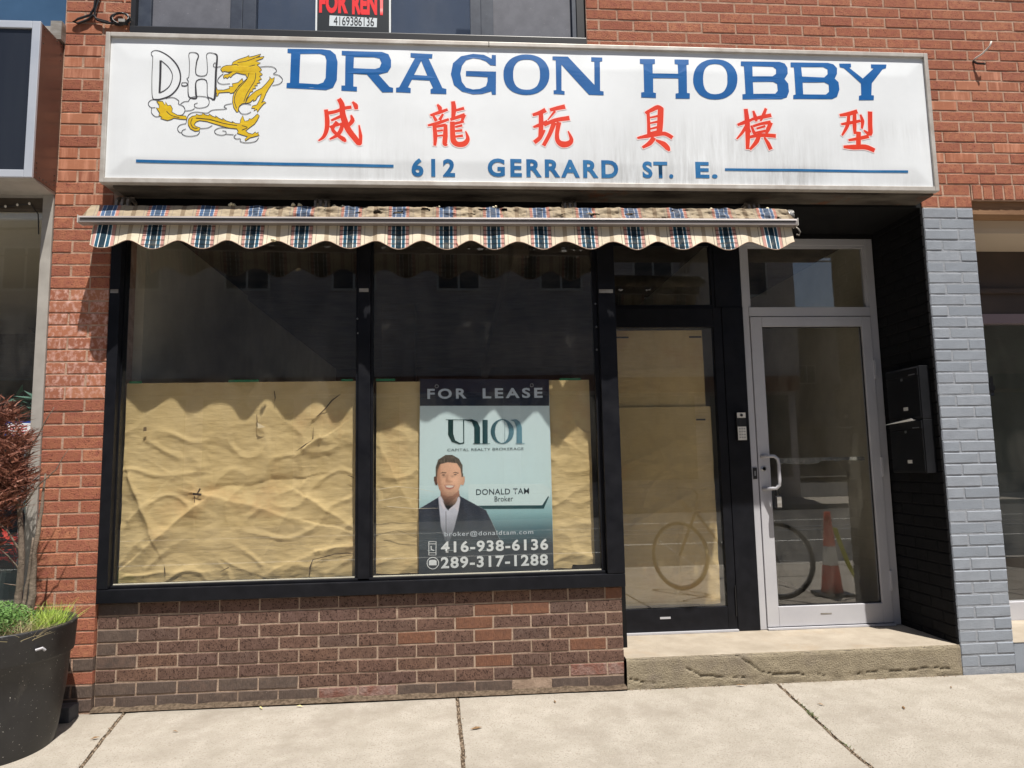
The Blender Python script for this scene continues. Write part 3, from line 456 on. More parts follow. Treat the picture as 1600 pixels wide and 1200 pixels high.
# ------------------------------------------------------------------ ground: pavement, kerb, road
SL = 0.05                                   # the pavement falls towards the street
def gz(y): return SL * y
slab_lines = [-3.15, -1.49, (0.165, 0.262), (1.811, 1.837), (3.512, 3.468), 5.17, 6.85, 8.5]
def xl(i, y):
    v = slab_lines[i]
    if isinstance(v, tuple): return v[0] + (v[1] - v[0]) * min(1, (-y) / 0.65)
    return v
pav = MB(); pav.quad((-14, 0.9, gz(.9) - .012), (19, 0.9, gz(.9) - .012), (19, -4.6, gz(-4.6) - .012), (-14, -4.6, gz(-4.6) - .012))
pavement = struct(pav.build('pavement', M['joint']))
def slab(i, y0, y1):
    g = .009
    nx, ny = 26, 26
    vs, fs = [], []
    wob = random.random() * 50
    for a in range(ny + 1):
        y = y0 + (y1 - y0) * a / ny
        for b in range(nx + 1):
            xa = xl(i, y) + g; xb = xl(i + 1, y) - g
            x = xa + (xb - xa) * b / nx
            e = min(b, nx - b, a, ny - a)
            zz = gz(y) + .0025 * noise.noise(Vector((x * 1.3 + wob, y * 1.3, 0))) - (.006 if e == 0 else 0)
            if e == 0:
                x += .007 * noise.noise(Vector((y * 14, x * 3, 3)))
            vs.append((x, y, zz))
    for a in range(ny):
        for b in range(nx):
            k = a * (nx + 1) + b
            fs.append((k, k + 1, k + nx + 2, k + nx + 1))
    m_ = MB(); m_.v = vs; m_.f = fs
    o = m_.build('slab', M['concrete'], pavement, smooth=True)
    return o
for i in range(7):
    slab(i, -1.62, -0.012 if i != 10 else 0)
    slab(i, -3.26, -1.64)
    slab(i, -4.6, -3.28)
m_ = MB(); m_.box(-14, 19, -4.76, -4.602, -.40, gz(-4.6) - .002)
struct(m_.build('kerb', mat('kerb_concrete', srgb(178, 172, 162), srgb(150, 144, 134), 8, .9, bump=.4), bevel=.01))
asphalt = mat('asphalt', (.052, .052, .054, 1), (.075, .073, .07, 1), 3, .9, bump=.6, bscale=120, spec=.2)
m_ = MB(); m_.quad((-60, -4.7, -.36), (70, -4.7, -.36), (70, -16.3, -.36), (-60, -16.3, -.36)); struct(m_.build('road', asphalt))
m_ = MB()
for y in (-8.3, -12.6): m_.quad((-60, y, -.356), (70, y, -.356), (70, y - .1, -.356), (-60, y - .1, -.356))
struct(m_.build('road_marking', mat('road_paint', (.62, .62, .6, 1), (.4, .4, .38, 1), 6, .8)))
m_ = MB()
for y in (-10.1, -10.9):
    for k in (0, .09): m_.box(-60, 70, y - k - .05, y - k, -.36, -.35)
struct(m_.build('tram_rail', M['steel']))
m_ = MB(); m_.box(-60, 70, -20.0, -16.3, -.5, -.22); struct(m_.build('far_pavement', M['concrete']))
m_ = MB(); m_.quad((-150, -150, -.6), (150, -150, -.6), (150, 150, -.6), (-150, 150, -.6)); struct(m_.build('ground', asphalt))

# ------------------------------------------------------------------ left brick pier with its wall above
CH_ = 0.065
pier = thing('brick_pier', 'tall red brick pier between the two shopfronts, whitewashed patch halfway up', 'brick pier', (-.15, 0, 0))
m_ = MB(); m_.box(-.296, -.002, -.0015, .30, -.02, 3.98); m_.box(-.0018, .05, .0015, .30, 2.56, 3.98)
m_.build('mortar_bed', M['mortar'], pier)
for k in range(61):
    z = k * CH_ + .0038; h = CH_ - .0076
    kk = 42 - k                              # row number counted down from the sign
    mm = M['brick_red']
    if 9 < kk < 19: mm = M['brick_white']
    elif kk < 3 and random.random() < .45: mm = M['brick_streak']
    elif k < 4: mm = M['brick_sooty'] if random.random() < .5 else M['brick_red']
    segs = [(-.30, -.1045), (-.0955, 0.0)] if kk % 2 else [(-.30, -.2045), (-.1955, 0.0)]
    if k > 41: segs = [(-.292, -.098), (-.089, .045)] if kk % 2 else [(-.292, -.196), (-.187, .008), (.017, .045)]
    for a, b in segs: brick(pier, a, z, b - a, h, -.004, mm, d=.04 if b < .001 else .04)

# low brown wall
low = thing('low_wall', 'low brown wire-cut brick wall carrying the papered shop window', 'brick wall', (1.35, .02, 0))
YL = .018
m_ = MB(); m_.box(.004, 2.694, YL + .0028, YL + .2, -.02, .519); m_.build('mortar_bed', M['mortar_low'], low)
orange = {(7, 13), (6, 10), (6, 11), (5, 9), (4, 10), (3, 12), (2, 10), (4, 8)}
L_ = 0.2003
for r in range(8):
    z = r * CH_ + .0038; h = CH_ - .0076
    half = (r % 2 == 0)
    x = .002
    n = 0
    while x < 2.69:
        w = (.1 if (n == 0 and half) else L_)
        x1 = min(x + w, 2.7)
        if 2.7 - x1 < .03: x1 = 2.7
        mm = M['brick_brown']
        if r == 0 or (r == 1 and x < 1.0 ) or (n == 0 and r > 1 and random.random() < .6): mm = M['brick_sooty']
        if (r, n) in orange: mm = M['brick_orange']
        if (r, n) in ((0, 6), (0, 7), (1, 12), (1, 13)): mm = M['brick_spalled']
        if (r, n) == (0, 11):               # a spalled face, chipped back
            brick(low, x + .0038, z, x1 - x - .0076, h * .8, YL + .008, M['brick_spalled'], jit=.006)
        else:
            brick(low, x + .0038, z, x1 - x - .0076, h, YL, mm, jit=.0016, b=.003)
        x = x1; n += 1
# smear of mortar where wall meets pavement
m_ = MB()
for i in range(60):
    x0 = i * .045; x1 = x0 + .046
    a = .012 + .012 * noise.noise(Vector((x0 * 9, 0, 0))); b = .012 + .012 * noise.noise(Vector((x1 * 9, 0, 0)))
    m_.quad((x0, -.030 + a * .4, gz(-.03) + .003), (x1, -.030 + b * .4, gz(-.03) + .003), (x1, YL + .004, .004 + b), (x0, YL + .004, .004 + a))
m_.build('mortar_fillet', M['joint'], low, smooth=True)

# painted pier on the right, two bare courses on top
pp = thing('painted_pier', 'blue-grey painted brick pier right of the doorway, sunlit', 'brick pier', (4.715, 0, 0))
PX0, PX1 = 4.562, 4.872
m_ = MB(); m_.box(PX0 + .004, PX1 - .004, -.0005, .52, -.02, 2.629); m_.build('mortar_bed', M['mortar_paint'], pp)
m_ = MB(); m_.box(PX0 + .004, PX1 - .004, .0007, .52, 2.6292, 2.774); m_.build('mortar_bed', M['mortar'], pp)
zg = 2.629
r = 0
while zg - (r + 1) * CH_ > -.02:
    z = zg - (r + 1) * CH_ + .003; h = CH_ - .006
    if z < 0: h += z + .005; z = -.005
    segs = [(PX0, PX0 + .203), (PX0 + .209, PX1)] if r % 2 == 0 else [(PX0, PX0 + .098), (PX0 + .104, PX1)]
    for a, b in segs: brick(pp, a, z, b - a, h, -.003, M['paint_grey'], d=.04, jit=.0016, b=.005)
    r += 1
for j, segs in enumerate([[(0, .098), (.108, .203), (.213, .308)], [(0, .13), (.14, .302)]]):
    for a, b in segs: brick(pp, PX0 + a, zg + .006 + j * .0725, b - a, .063, -.002, M['brick_red'], d=.04)

# recess side wall, black painted brick (faces left)
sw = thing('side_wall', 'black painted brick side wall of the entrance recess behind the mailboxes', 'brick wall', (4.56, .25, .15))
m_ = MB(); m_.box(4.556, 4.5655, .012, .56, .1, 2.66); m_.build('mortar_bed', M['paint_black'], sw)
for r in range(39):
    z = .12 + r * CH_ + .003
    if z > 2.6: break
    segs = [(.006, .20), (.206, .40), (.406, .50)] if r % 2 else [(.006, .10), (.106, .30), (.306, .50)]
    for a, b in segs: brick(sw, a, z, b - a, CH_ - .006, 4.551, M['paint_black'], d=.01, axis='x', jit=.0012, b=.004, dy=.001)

# upper wall right of the upstairs window, continuing over the right-hand neighbour
uw = thing('upper_wall', 'sunlit red brick upper wall to the right of and above the shop sign', 'brick wall', (4.4, 0, 2.68))
m_ = MB(); m_.box(2.602, 6.6, -.0005, .3, 2.7741, 4.30); m_.box(PX1 + .002, 6.6, .0, .3, 2.68, 2.7738); m_.box(.052, 2.5995, .03, .3, 2.60, 3.56)
m_.build('mortar_bed', M['mortar'], uw)
cnt = 0
for r in range(-4, 17):
    z1 = 3.879 - r * CH_; z = z1 - CH_ + .0045
    off = 3.906 if r % 2 == 0 else 3.81
    xs = [off + .205 * n for n in range(-8, 12)]
    x0min = 2.604 if z > 3.55 else 4.42
    for n in range(len(xs) - 1):
        a, b = xs[n] + .0045, xs[n + 1] - .0045
        if b < x0min + .03 or a > 6.0: continue
        a = max(a, x0min)
        if z > 3.50 and x0min > 4: continue
        mm = M['brick_red']
        if z < 3.55 and random.random() < .12: mm = M['brick_streak']
        brick(uw, a, z, b - a, CH_ - .009, -.003, mm, d=.04); cnt += 1
n = 0
x = PX1 + .010
while x < 5.6:
    brick(uw, x, 2.684, .056, .086, -.003, M['brick_red'], d=.04, name='soldier_brick'); x += .0665; n += 1

# ------------------------------------------------------------------ concrete step
step = thing('concrete_step', 'worn buff concrete entrance step, cracked along its front face', 'step', (3.63, .2, 0))
def step_face():
    vs, fs = [], []
    nx, nz = 230, 20
    cracks = [[(3.02, .095), (3.10, .05), (3.22, .035), (3.34, .03)], [(3.30, .145), (3.42, .06), (3.50, .04), (3.72, .035), (3.78, .02)], [(3.95, .02), (4.10, .035), (4.25, .025), (4.35, .04), (4.50, .03)], [(2.72, .05), (2.78, .03), (2.9, .02)]]
    def dist(x, z):
        d = 9
        for c in cracks:
            for i in range(len(c) - 1):
                ax, az = c[i]; bx_, bz = c[i + 1]
                t = max(0, min(1, ((x - ax) * (bx_ - ax) + (z - az) * (bz - az)) / ((bx_ - ax) ** 2 + (bz - az) ** 2)))
                d = min(d, math.hypot(x - ax - t * (bx_ - ax), (z - az - t * (bz - az))))
        return d
    for i in range(nz + 1):
        z = -.01 + .162 * i / nz
        for k in range(nx + 1):
            x = 2.703 + (4.556 - 2.703) * k / nx
            low_ = max(0, 1 - z / .06)
            y = .0018 * noise.fractal(Vector((x * 9, z * 9, 0)), 1, 2, 4) + .006 * low_ * noise.noise(Vector((x * 16, z * 30, 5))) + .002 * noise.noise(Vector((x * 60, z * 60, 5)))
            dd = dist(x + .012 * noise.noise(Vector((x * 20, z * 20, 9))), z + .008 * noise.noise(Vector((x * 25, z * 25, 2))))
            if dd < .0028: y += .009
            elif dd < .007: y += .0015
            if i >= nz - 1: y += .004 * (i - nz + 2)
            vs.append((x, y - .008, z))
    for i in range(nz):
        for k in range(nx):
            a = i * (nx + 1) + k
            fs.append((a, a + 1, a + nx + 2, a + nx + 1))
    m_ = MB(); m_.v = vs; m_.f = fs
    return m_
step_face().build('step_front', M['step_face'], step, smooth=True)
vs, fs = [], []
nx, ny = 90, 26
for i in range(ny + 1):
    y = -.004 + (.56) * i / ny
    for k in range(nx + 1):
        x = 2.703 + (4.556 - 2.703) * k / nx
        z = .151 + .0015 * noise.noise(Vector((x * 3, y * 3, 0)))
        if i == 0: z -= .004 + .004 * abs(noise.noise(Vector((x * 20, 0, 0)))); y_ = y
        vs.append((x, y + (.005 * noise.noise(Vector((x * 18, 4, 0))) if i == 0 else 0), z))
for i in range(ny):
    for k in range(nx):
        a = i * (nx + 1) + k
        fs.append((a, a + 1, a + nx + 2, a + nx + 1))
m_ = MB(); m_.v = vs; m_.f = fs
m_.build('step_top', M['step_top'], step, smooth=True)

# ------------------------------------------------------------------ building shell: recess linings, soffits, interiors
shell = thing('building_shell', 'dark interior of the vacant shop and hallway seen through the upper window glass', 'building', (2.2, 3, .15))
wall_in = mat('interior_plaster', srgb(216, 208, 186), srgb(196, 188, 166), 3, .9)
dark_in = mat('dark_interior', srgb(96, 84, 72), srgb(70, 60, 52), 3, .9)
floor_in = mat('worn_floor', srgb(96, 74, 58), srgb(70, 54, 44), 4, .6)
m_ = MB()
m_.box(-.05, 5.0, 7.0, 7.1, .1, 2.75); m_.build('back_wall', dark_in, shell)
m_ = MB(); m_.box(-.05, .045, .31, 2.3, .1, 2.66); m_.box(-.05, .0, 2.3, 7.0, .1, 2.66); m_.build('left_wall', wall_in, shell)
m_ = MB(); m_.box(-.05, 5.0, .31, 7.0, 2.66, 2.72); m_.box(2.2, 2.3, .6, 7, 2.5, 2.66); m_.build('ceiling', dark_in, shell)
m_ = MB(); m_.box(-.05, 5.0, .561, 7.0, .08, .148); m_.box(-.05, 2.7, .22, .56, .08, .148); m_.build('floor', floor_in, shell)
m_ = MB(); m_.box(3.56, 3.62, .56, 4.2, .149, 2.659); m_.build('partition', wall_in, shell)
m_ = MB(); m_.box(4.56, 4.66, .562, 4.2, .149, 2.659); m_.box(3.62, 4.56, 4.2, 4.26, .149, 2.659); m_.build('hall_wall', wall_in, shell)
m_ = MB(); m_.box(1.15, 1.45, 2.6, 2.9, .149, 2.659); m_.build('column', dark_in, shell)
m_ = MB(); m_.box(.3, 1.1, 3.6, 4.4, .149, 1.9); m_.build('cupboard', dark_in, shell)
m_ = MB(); m_.box(2.702, 2.762, .215, .555, .152, 2.63); m_.build('recess_lining', M['void'], shell)
m_ = MB(); m_.box(-.0, 2.7015, .012, .30, 2.587, 2.66); m_.box(2.8, 4.55, .49, .56, 2.605, 2.66); m_.build('header_panel', M['void'], shell)
m_ = MB(); m_.box(2.702, 4.55, .001, .49, 2.63, 2.66); m_.build('recess_ceiling', M['void'], shell)

# ------------------------------------------------------------------ papered shop window
win = thing('shop_window', 'large black-framed two-pane shop window with brown paper behind the glass', 'shop window', (1.35, 0, .52))
FY0, FY1 = -.012, .10
m_ = MB(); m_.box(.004, .058, FY0, FY1, .592, 2.60); m_.build('left_jamb', M['black_alu'], win, bevel=.003)
m_ = MB(); m_.box(1.299, 1.363, .012, FY1, .592, 2.58); m_.build('mullion', M['black_alu'], win, bevel=.003)
m_ = MB(); m_.box(2.618, 2.713, FY0, .213, .592, 2.60); m_.build('right_post', M['black_alu'], win, bevel=.004)
m_ = MB(); m_.box(.004, 2.713, FY0, FY1 + .02, .522, .590); m_.box(.06, 2.612, .012, .05, .5905, .606); m_.build('bottom_rail', M['black_alu'], win, bevel=.004)
m_ = MB(); m_.box(.059, 2.617, .014, FY1, 2.545, 2.584); m_.build('top_rail', M['black_alu'], win)
for x0, x1 in ((.059, .065), (1.284, 1.298), (1.364, 1.378), (2.594, 2.617)):
    m_ = MB(); m_.box(x0, x1, .03, .058, .607, 2.544); m_.build('glazing_bead', M['black_alu'], win)
for x0, x1 in ((.0655, 1.283), (1.379, 2.593)):
    m_ = MB(); m_.box(x0, x1, .040, .043, .607, 2.544); m_.build('glass_pane', M['glass'], win)
    m_ = MB(); m_.box(x0, x1, .031, .039, .6065, .611); m_.build('sealant', mat('pale_sealant', srgb(190, 186, 170), None, rough=.7), win)
for x0, x1, z in ((1.303, 1.353, 2.13), (2.622, 2.70, 2.118), (.01, .05, 2.12)):
    m_ = MB(); m_.box(x0, x1, -.004 - (.01 if x0 != 1.303 else -.013), FY0 + .002 + (.02 if x0 == 1.303 else 0), z, z + .02); m_.build('clip', M['alu_dirty'], win)
for x, z in ((2.608, 2.06), (2.61, 1.93), (1.292, 1.98), (1.296, 1.90), (2.607, 1.80)):
    m_ = MB(); m_.lathe([(.001, z), (.006, z + .003), (.006, z + .006), (.001, z + .012)], x, .028, 8); m_.build('screw', M['steel'], win)

# crumpled kraft paper: a height field with folds
def fold(x, z, segs):
    h = 0
    for (ax, az, bx_, bz, amp, wid, side) in segs:
        dx, dz = bx_ - ax, bz - az; L2 = dx * dx + dz * dz
        t = ((x - ax) * dx + (z - az) * dz) / L2
        tt = max(0, min(1, t)); px_, pz = ax + tt * dx, az + tt * dz
        d = math.hypot(x - px_, z - pz)
        s_ = ((x - ax) * dz - (z - az) * dx)
        w = 1.5 * wid * (1 if s_ * side > 0 else .40) * (.35 + .65 * tt if amp > 0 else 1)
        h += amp * math.exp(-d / w)
    return h
def paper(name, x0, x1, z0, z1, y, segs, label, nx=220, nz=190, amp=1.0, bottom=None, seed=0, mm=None, fa=1.0):
    vs, fs = [], []
    for i in range(nz + 1):
        for k in range(nx + 1):
            x = x0 + (x1 - x0) * k / nx
            zb = z0 + (.008 * noise.noise(Vector((x * 7 + seed, 1, 0))) + (bottom(x) if bottom else 0))
            z = zb + (z1 - zb) * i / nz
            e = min(1, (z1 - z) / .30)
            h = fold(x + .014 * noise.noise(Vector((x * 9, z * 9, 5))), z + .014 * noise.noise(Vector((x * 9, z * 9, 15))), segs) * fa
            d_, _p = noise.voronoi(Vector((x * 9 + seed + .8 * noise.noise(Vector((x * 6, z * 6, 1))), z * 12, 0)))
            h += amp * e * .0035 * (d_[1] - d_[0])
            d_, _p = noise.voronoi(Vector((x * 22 + seed, z * 40, 3)))
            h += amp * e * .0011 * (d_[1] - d_[0])
            h += amp * e * (.008 * noise.noise(Vector((x * 2.6 + seed, z * 3.1, 0))) + .0030 * noise.noise(Vector((x * 6 + seed, z * 7, 4))) + .0016 * noise.noise(Vector((x * 18, z * 42 + seed, 4))))
            r_ = noise.noise(Vector((x * 5 + seed, z * 6, 9))); h += amp * e * .0055 * (1 - abs(r_) * 5 if abs(r_) < .2 else 0)
            vs.append((x, y - h * e, z))
    for i in range(nz):
        for k in range(nx):
            a = i * (nx + 1) + k
            fs.append((a, a + 1, a + nx + 2, a + nx + 1))
    m_ = MB(); m_.v = vs; m_.f = fs
    o = m_.build(name, mm or M['paper'], None, smooth=True)
    tag(o, label, 'paper')
    return o
segsL = [(.47, 1.06, .98, .915, .014, .10, 1), (.45, 1.00, .19, .78, .018, .07, -1), (.47, 1.07, .95, 1.13, -.010, .05, 1), (.43, 1.10, .33, 1.16, .005, .06, -1),
         (.44, 1.06, .44, .95, .006, .03, 1), (1.02, 1.02, 1.27, .86, .013, .08, 1), (1.00, 1.10, .88, .88, .008, .06, -1), (.11, .92, .20, 1.02, .010, .05, 1),
         (.09, 1.16, .22, .86, .012, .05, -1), (1.06, 1.44, 1.20, 1.60, .014, .05, -1), (1.00, 1.28, 1.09, 1.34, .014, .05, 1), (1.09, 1.34, 1.10, 1.46, .010, .05, -1),
         (.76, 1.43, .80, 1.52, .008, .04, 1), (.86, .66, 1.05, .72, .006, .06, 1), (1.07, .74, 1.27, .77, .010, .03, 1), (.60, .70, .74, .64, .006, .04, -1), (.10, .64, .52, .66, .006, .03, 1)]
pL = paper('brown_paper', .064, 1.288, .606, 1.652, .098, segsL, 'crumpled brown paper sheet filling the lower half of the left window pane', seed=3, fa=1.35)
segsR = [(1.40, 1.30, 1.60, .90, .012, .06, 1), (2.35, 1.35, 2.58, 1.20, .008, .05, 1), (2.36, .95, 2.60, 1.10, .010, .05, -1), (2.40, .72, 2.58, .66, .012, .05, 1), (1.42, 1.0, 1.6, 1.15, .006, .05, 1)]
pR = paper('brown_paper', 1.384, 2.575, .608, 1.648, .122, segsR, 'brown paper behind the for lease poster in the right window pane', seed=11, amp=.9, fa=.5,
           bottom=lambda x: (.02 if x > 2.45 else 0))
# tears, holes and the small dark tag are part of the paper
def tears(lst, y, parent, m=M['paper_tear'], name='tear'):
    for t in lst:
        A, B = stroke_ring(t, smooth=False)
        ring = [(a.x, a.y) for a in A] + [(b.x, b.y) for b in reversed(B)]
        flat(name, [ring], y, m, parent)
YP = .078
tears([[(.430, 1.058, .012), (.475, 1.053, .012)], [(.455, 1.06, .006), (.468, 1.085, .010)], [(.441, 1.045, .003), (.440, .975, .004), (.443, .955, .001)],
       [(.752, 1.475, .002), (.757, 1.41, .006), (.765, 1.40, .001)], [(1.195, 1.578, .003), (1.15, 1.545, .008), (1.115, 1.50, .006), (1.07, 1.457, .002)],
       [(.965, 1.275, .001), (1.01, 1.305, .008), (1.05, 1.33, .003)], [(1.05, 1.33, .006), (1.052, 1.40, .001)], [(1.04, .618, .002), (1.043, .66, .006), (1.058, .70, .004), (1.12, .712, .004), (1.17, .725, .003), (1.24, .728, .005), (1.275, .722, .001)],
       [(.305, .64, .001), (.300, .672, .006), (.297, .69, .001)], [(.58, .650, .001), (.625, .672, .005)], [(.842, 1.60, .004), (.848, 1.565, .006), (.845, 1.54, .001)], [(1.235, 1.14, .002), (1.262, 1.13, .004), (1.272, 1.12, .001)]], YP, pL)
flat('tear_flap', [[(.757, 1.43), (.80, 1.405), (.760, 1.398)]], YP - .003, mat('torn_paper_edge', srgb(226, 208, 172), None, rough=.8), pL)
flat('sticker', [[(.166, 1.392), (.184, 1.394), (.183, 1.416), (.168, 1.414)]], YP - .002, mat('grey_sticker', srgb(110, 90, 66), None), pL)
for x0, x1, z in ((.085, .15, 1.650), (.60, .76, 1.652), (1.20, 1.262, 1.650)):
    m_ = MB(); m_.box(x0, x1, .0780, .079, z - .002, z + .011); m_.build('tape', M['tape_green'], pL)
for x0, x1, z in ((1.386, 1.49, 1.650), (2.40, 2.52, 1.643)):
    m_ = MB(); m_.box(x0, x1, .0780, .079, z - .002, z + .010); m_.build('tape', M['tape_green'], pR)
# wisps of clear packing film in front of the poster's left edge
film = mat('clear_film', srgb(226, 214, 190), None, rough=.2)
for k, (pts) in enumerate(([(1.40, .048, 1.06), (1.50, .047, 1.075), (1.62, .046, 1.06), (1.70, .046, 1.04)], [(1.40, .048, 1.0), (1.52, .047, 1.02), (1.63, .046, 1.0)], [(1.45, .048, .97), (1.60, .047, .955), (1.72, .046, .955)])):
    m_ = MB(); m_.tube(pts, .0012, 5, .0005); m_.build('film_wisp', film, pR)

# ------------------------------------------------------------------ for lease poster
YPO = .094
poster = thing('lease_poster', 'pale blue for lease poster with a broker portrait, standing in the right window pane', 'poster', (1.98, YPO, .6))
def grad_mat(name, stops, axis=2, lo=0.0, hi=1.0, rough=.35, ramp='LINEAR'):
    m = bpy.data.materials.new(name); m.use_nodes = True
    nt = m.node_tree; L = nt.links.new; b = nt.nodes['Principled BSDF']
    geo = N(nt, 'ShaderNodeNewGeometry'); sp = N(nt, 'ShaderNodeSeparateXYZ'); L(geo.outputs['Position'], sp.inputs[0])
    r = N(nt, 'ShaderNodeMapRange'); r.inputs[1].default_value = lo; r.inputs[2].default_value = hi
    L(sp.outputs[axis], r.inputs[0])
    cr = N(nt, 'ShaderNodeValToRGB'); cr.color_ramp.interpolation = ramp
    el = cr.color_ramp.elements
    el[0].position = stops[0][0]; el[0].color = stops[0][1]
    el[len(el) - 1].position = stops[-1][0]; el[len(el) - 1].color = stops[-1][1]
    for p, c in stops[1:-1]:
        e = el.new(p); e.color = c
    L(r.outputs[0], cr.inputs[0]); L(cr.outputs[0], b.inputs['Base Color'])
    b.inputs['Roughness'].default_value = rough
    return m
print_mat = grad_mat('printed_panel', [(0, srgb(46, 54, 62)), (.16, srgb(54, 64, 72)), (.26, srgb(78, 112, 122)), (.36, srgb(146, 186, 192)), (.5, srgb(200, 224, 228)), (1, srgb(210, 228, 232))], 2, .595, 1.51)
x0, x1 = min(p[0] for p in PANEL), max(p[0] for p in PANEL)
m_ = MB(); m_.prism([(HEAD[0][0], HEAD[0][1]), (HEAD[1][0], HEAD[1][1]), (PANEL[2][0], PANEL[2][1]), (PANEL[3][0], PANEL[3][1])], YPO + .0008, YPO + .006)
m_.build('backing_board', mat('corrugated_plastic', srgb(196, 214, 216), None, rough=.4), poster)
flat('printed_panel', [PANEL], YPO, print_mat, poster)
navy = mat('navy_print', srgb(30, 38, 56), None, rough=.35)
flat('header_strip', [HEAD], YPO - .0003, navy, poster)
pale_ink = mat('pale_print', srgb(196, 206, 216), None, rough=.4)
dark_ink = mat('dark_print', srgb(24, 46, 58), None, rough=.4)
YT = YPO - .0016
bolds = {'FOR': .03, 'LEASE': .03, 'CAPITAL REALTY BROKERAGE': -.004, 'DONALD TAM': .004, 'Broker': 0, 'broker@donaldtam.com': .004, '416-938-6136': .028, '289-317-1288': .028, 'MLS': .03}
for t, a, b, c, d in PTEXT:
    m = pale_ink if t in ('FOR', 'LEASE', 'MLS', 'broker@donaldtam.com') or t[0] in '42' else dark_ink
    if t[0] in '42': m = M['white_print']
    text_obj('lettering', t, a, c, b, d, YT, m, poster, bold=bolds[t], space=1.35 if t in ('FOR', 'LEASE') else (1.15 if t[0] in '42b' else 1.05))
logo_mat = grad_mat('logo_ink', [(0, srgb(20, 54, 52)), (.5, srgb(26, 66, 72)), (1, srgb(96, 142, 160))], 0, 1.76, 2.18)
for k, rings in enumerate(LOGO):
    flat('logo_letter', [rings], YT - .0001 * k, logo_mat, poster)
flat('name_plate', [[PLATE]], YPO - .0005, mat('plate_print', srgb(206, 226, 228), None, rough=.35), poster)
flat('plate_rule', [[PLINE]], YPO - .0007, mat('teal_print', srgb(28, 70, 76), None, rough=.35), poster)
def inside(poly, x, z):
    c = False; j = len(poly) - 1
    for i in range(len(poly)):
        if (poly[i][1] > z) != (poly[j][1] > z) and x < (poly[j][0] - poly[i][0]) * (z - poly[i][1]) / (poly[j][1] - poly[i][1]) + poly[i][0]: c = not c
        j = i
    return c
def edge_d(poly, x, z):
    d = 9
    for i in range(len(poly)):
        ax, az = poly[i - 1]; bx_, bz = poly[i]
        L2 = (bx_ - ax) ** 2 + (bz - az) ** 2 or 1e-9
        t = max(0, min(1, ((x - ax) * (bx_ - ax) + (z - az) * (bz - az)) / L2))
        d = min(d, math.hypot(x - ax - t * (bx_ - ax), z - az - t * (bz - az)))
    return d
man_c = {'hair': (88, 78, 68), 'ear': (92, 64, 54), 'skin': (220, 172, 144), 'neck': (184, 132, 108), 'shade': (176, 124, 100), 'jacket': (40, 48, 64), 'shirt': (200, 202, 216),
         'collar': (214, 208, 218), 'dark': (34, 26, 24), 'lapel': (30, 37, 52), 'lip': (172, 98, 86), 'teeth': (226, 216, 206)}
feather = {'shade': .014, 'neck': .006, 'hair': .008, 'lip': .003, 'dark': .0025, 'lapel': .004, 'teeth': .002}
def lin(c): return srgb(*c)[:3]
lay = [(n, r, lin(man_c[n]), feather.get(n, .003), min(p[0] for p in r) - .015, max(p[0] for p in r) + .015, min(p[1] for p in r) - .015, max(p[1] for p in r) + .015) for n, r in MAN]
mx0 = PANEL[3][0] + .002; mx1 = max(p[0] for n, r in MAN for p in r); mz0 = .665; mz1 = max(p[1] for n, r in MAN for p in r) + .004
step_ = .0028
nx = int((mx1 - mx0) / step_); nz = int((mz1 - mz0) / step_)
face = [r for n, r in MAN if n == 'skin'][1]
fcx = sum(p[0] for p in face) / len(face); fcz = sum(p[1] for p in face) / len(face)
vs, cs = [], []
for i in range(nz + 1):
    z = mz0 + (mz1 - mz0) * i / nz
    for k in range(nx + 1):
        x = mx0 + (mx1 - mx0) * k / nx
        col = None; al = 0
        for n, r, c, fe, a0, a1, b0, b1 in lay:
            if x < a0 or x > a1 or z < b0 or z > b1: continue
            ins = inside(r, x, z); d = edge_d(r, x, z)
            w = max(0, min(1, .5 + (d if ins else -d) / fe))
            if w <= 0: continue
            cc = c
            if n in ('skin', 'neck'):
                q = 1 + .30 * max(-1, min(1, (x - fcx) / .07)) * .5 - .25 * max(0, ((x - fcx) / .075) ** 2 - .35) + .10 * (z - fcz) / .08
                q += .22 * math.exp(-((x - fcx - .028) ** 2 + (z - fcz + .005) ** 2) / .0005) + .16 * math.exp(-((x - fcx + .02) ** 2 + (z - fcz + .005) ** 2) / .0004)
                q -= .34 * math.exp(-((x - fcx + .022) ** 2 / .00012 + (z - fcz - .018) ** 2 / .00004)) + .34 * math.exp(-((x - fcx - .022) ** 2 / .00012 + (z - fcz - .018) ** 2 / .00004))
                q -= .22 * math.exp(-((x - fcx + .008) ** 2 / .00005 + (z - fcz + .004) ** 2 / .0002)); q -= .28 * max(0, (fcz - .055 - z) / .03); q += .06 * noise.noise(Vector((x * 90, z * 90, 2)))
                cc = tuple(v * q for v in c)
            elif n == 'jacket':
                q = 1 + .35 * noise.noise(Vector((x * 22, z * 9, 3))); cc = tuple(v * q for v in c)
            elif n == 'shirt':
                q = 1 + .05 * math.sin(x * 900) - .22 * max(0, (1.0 - z) * 3) + .08 * noise.noise(Vector((x * 40, z * 20, 1))); cc = tuple(v * q for v in c)
            elif n == 'hair':
                q = .95 + 1.1 * noise.noise(Vector((x * 150, z * 60, 3))) + .8 * max(0, (z - 1.27) / .04); cc = tuple(v * q for v in c)
            if n in ('lip', 'dark'): w *= .95
            if n == 'shade': w *= .85
            col = cc if col is None else tuple(a * (1 - w) + b * w for a, b in zip(col, cc))
            al = al + w - al * w
        if z < .92:                              # the print darkens into the phone number band
            f_ = min(.88, (.92 - z) / .16); bb = (.045, .065, .08); col = tuple(v * (1 - f_) + q_ * f_ for v, q_ in zip(col, bb)) if col else None
        vs.append((x, YPO - .001, z)); cs.append((col, al))
fs = []
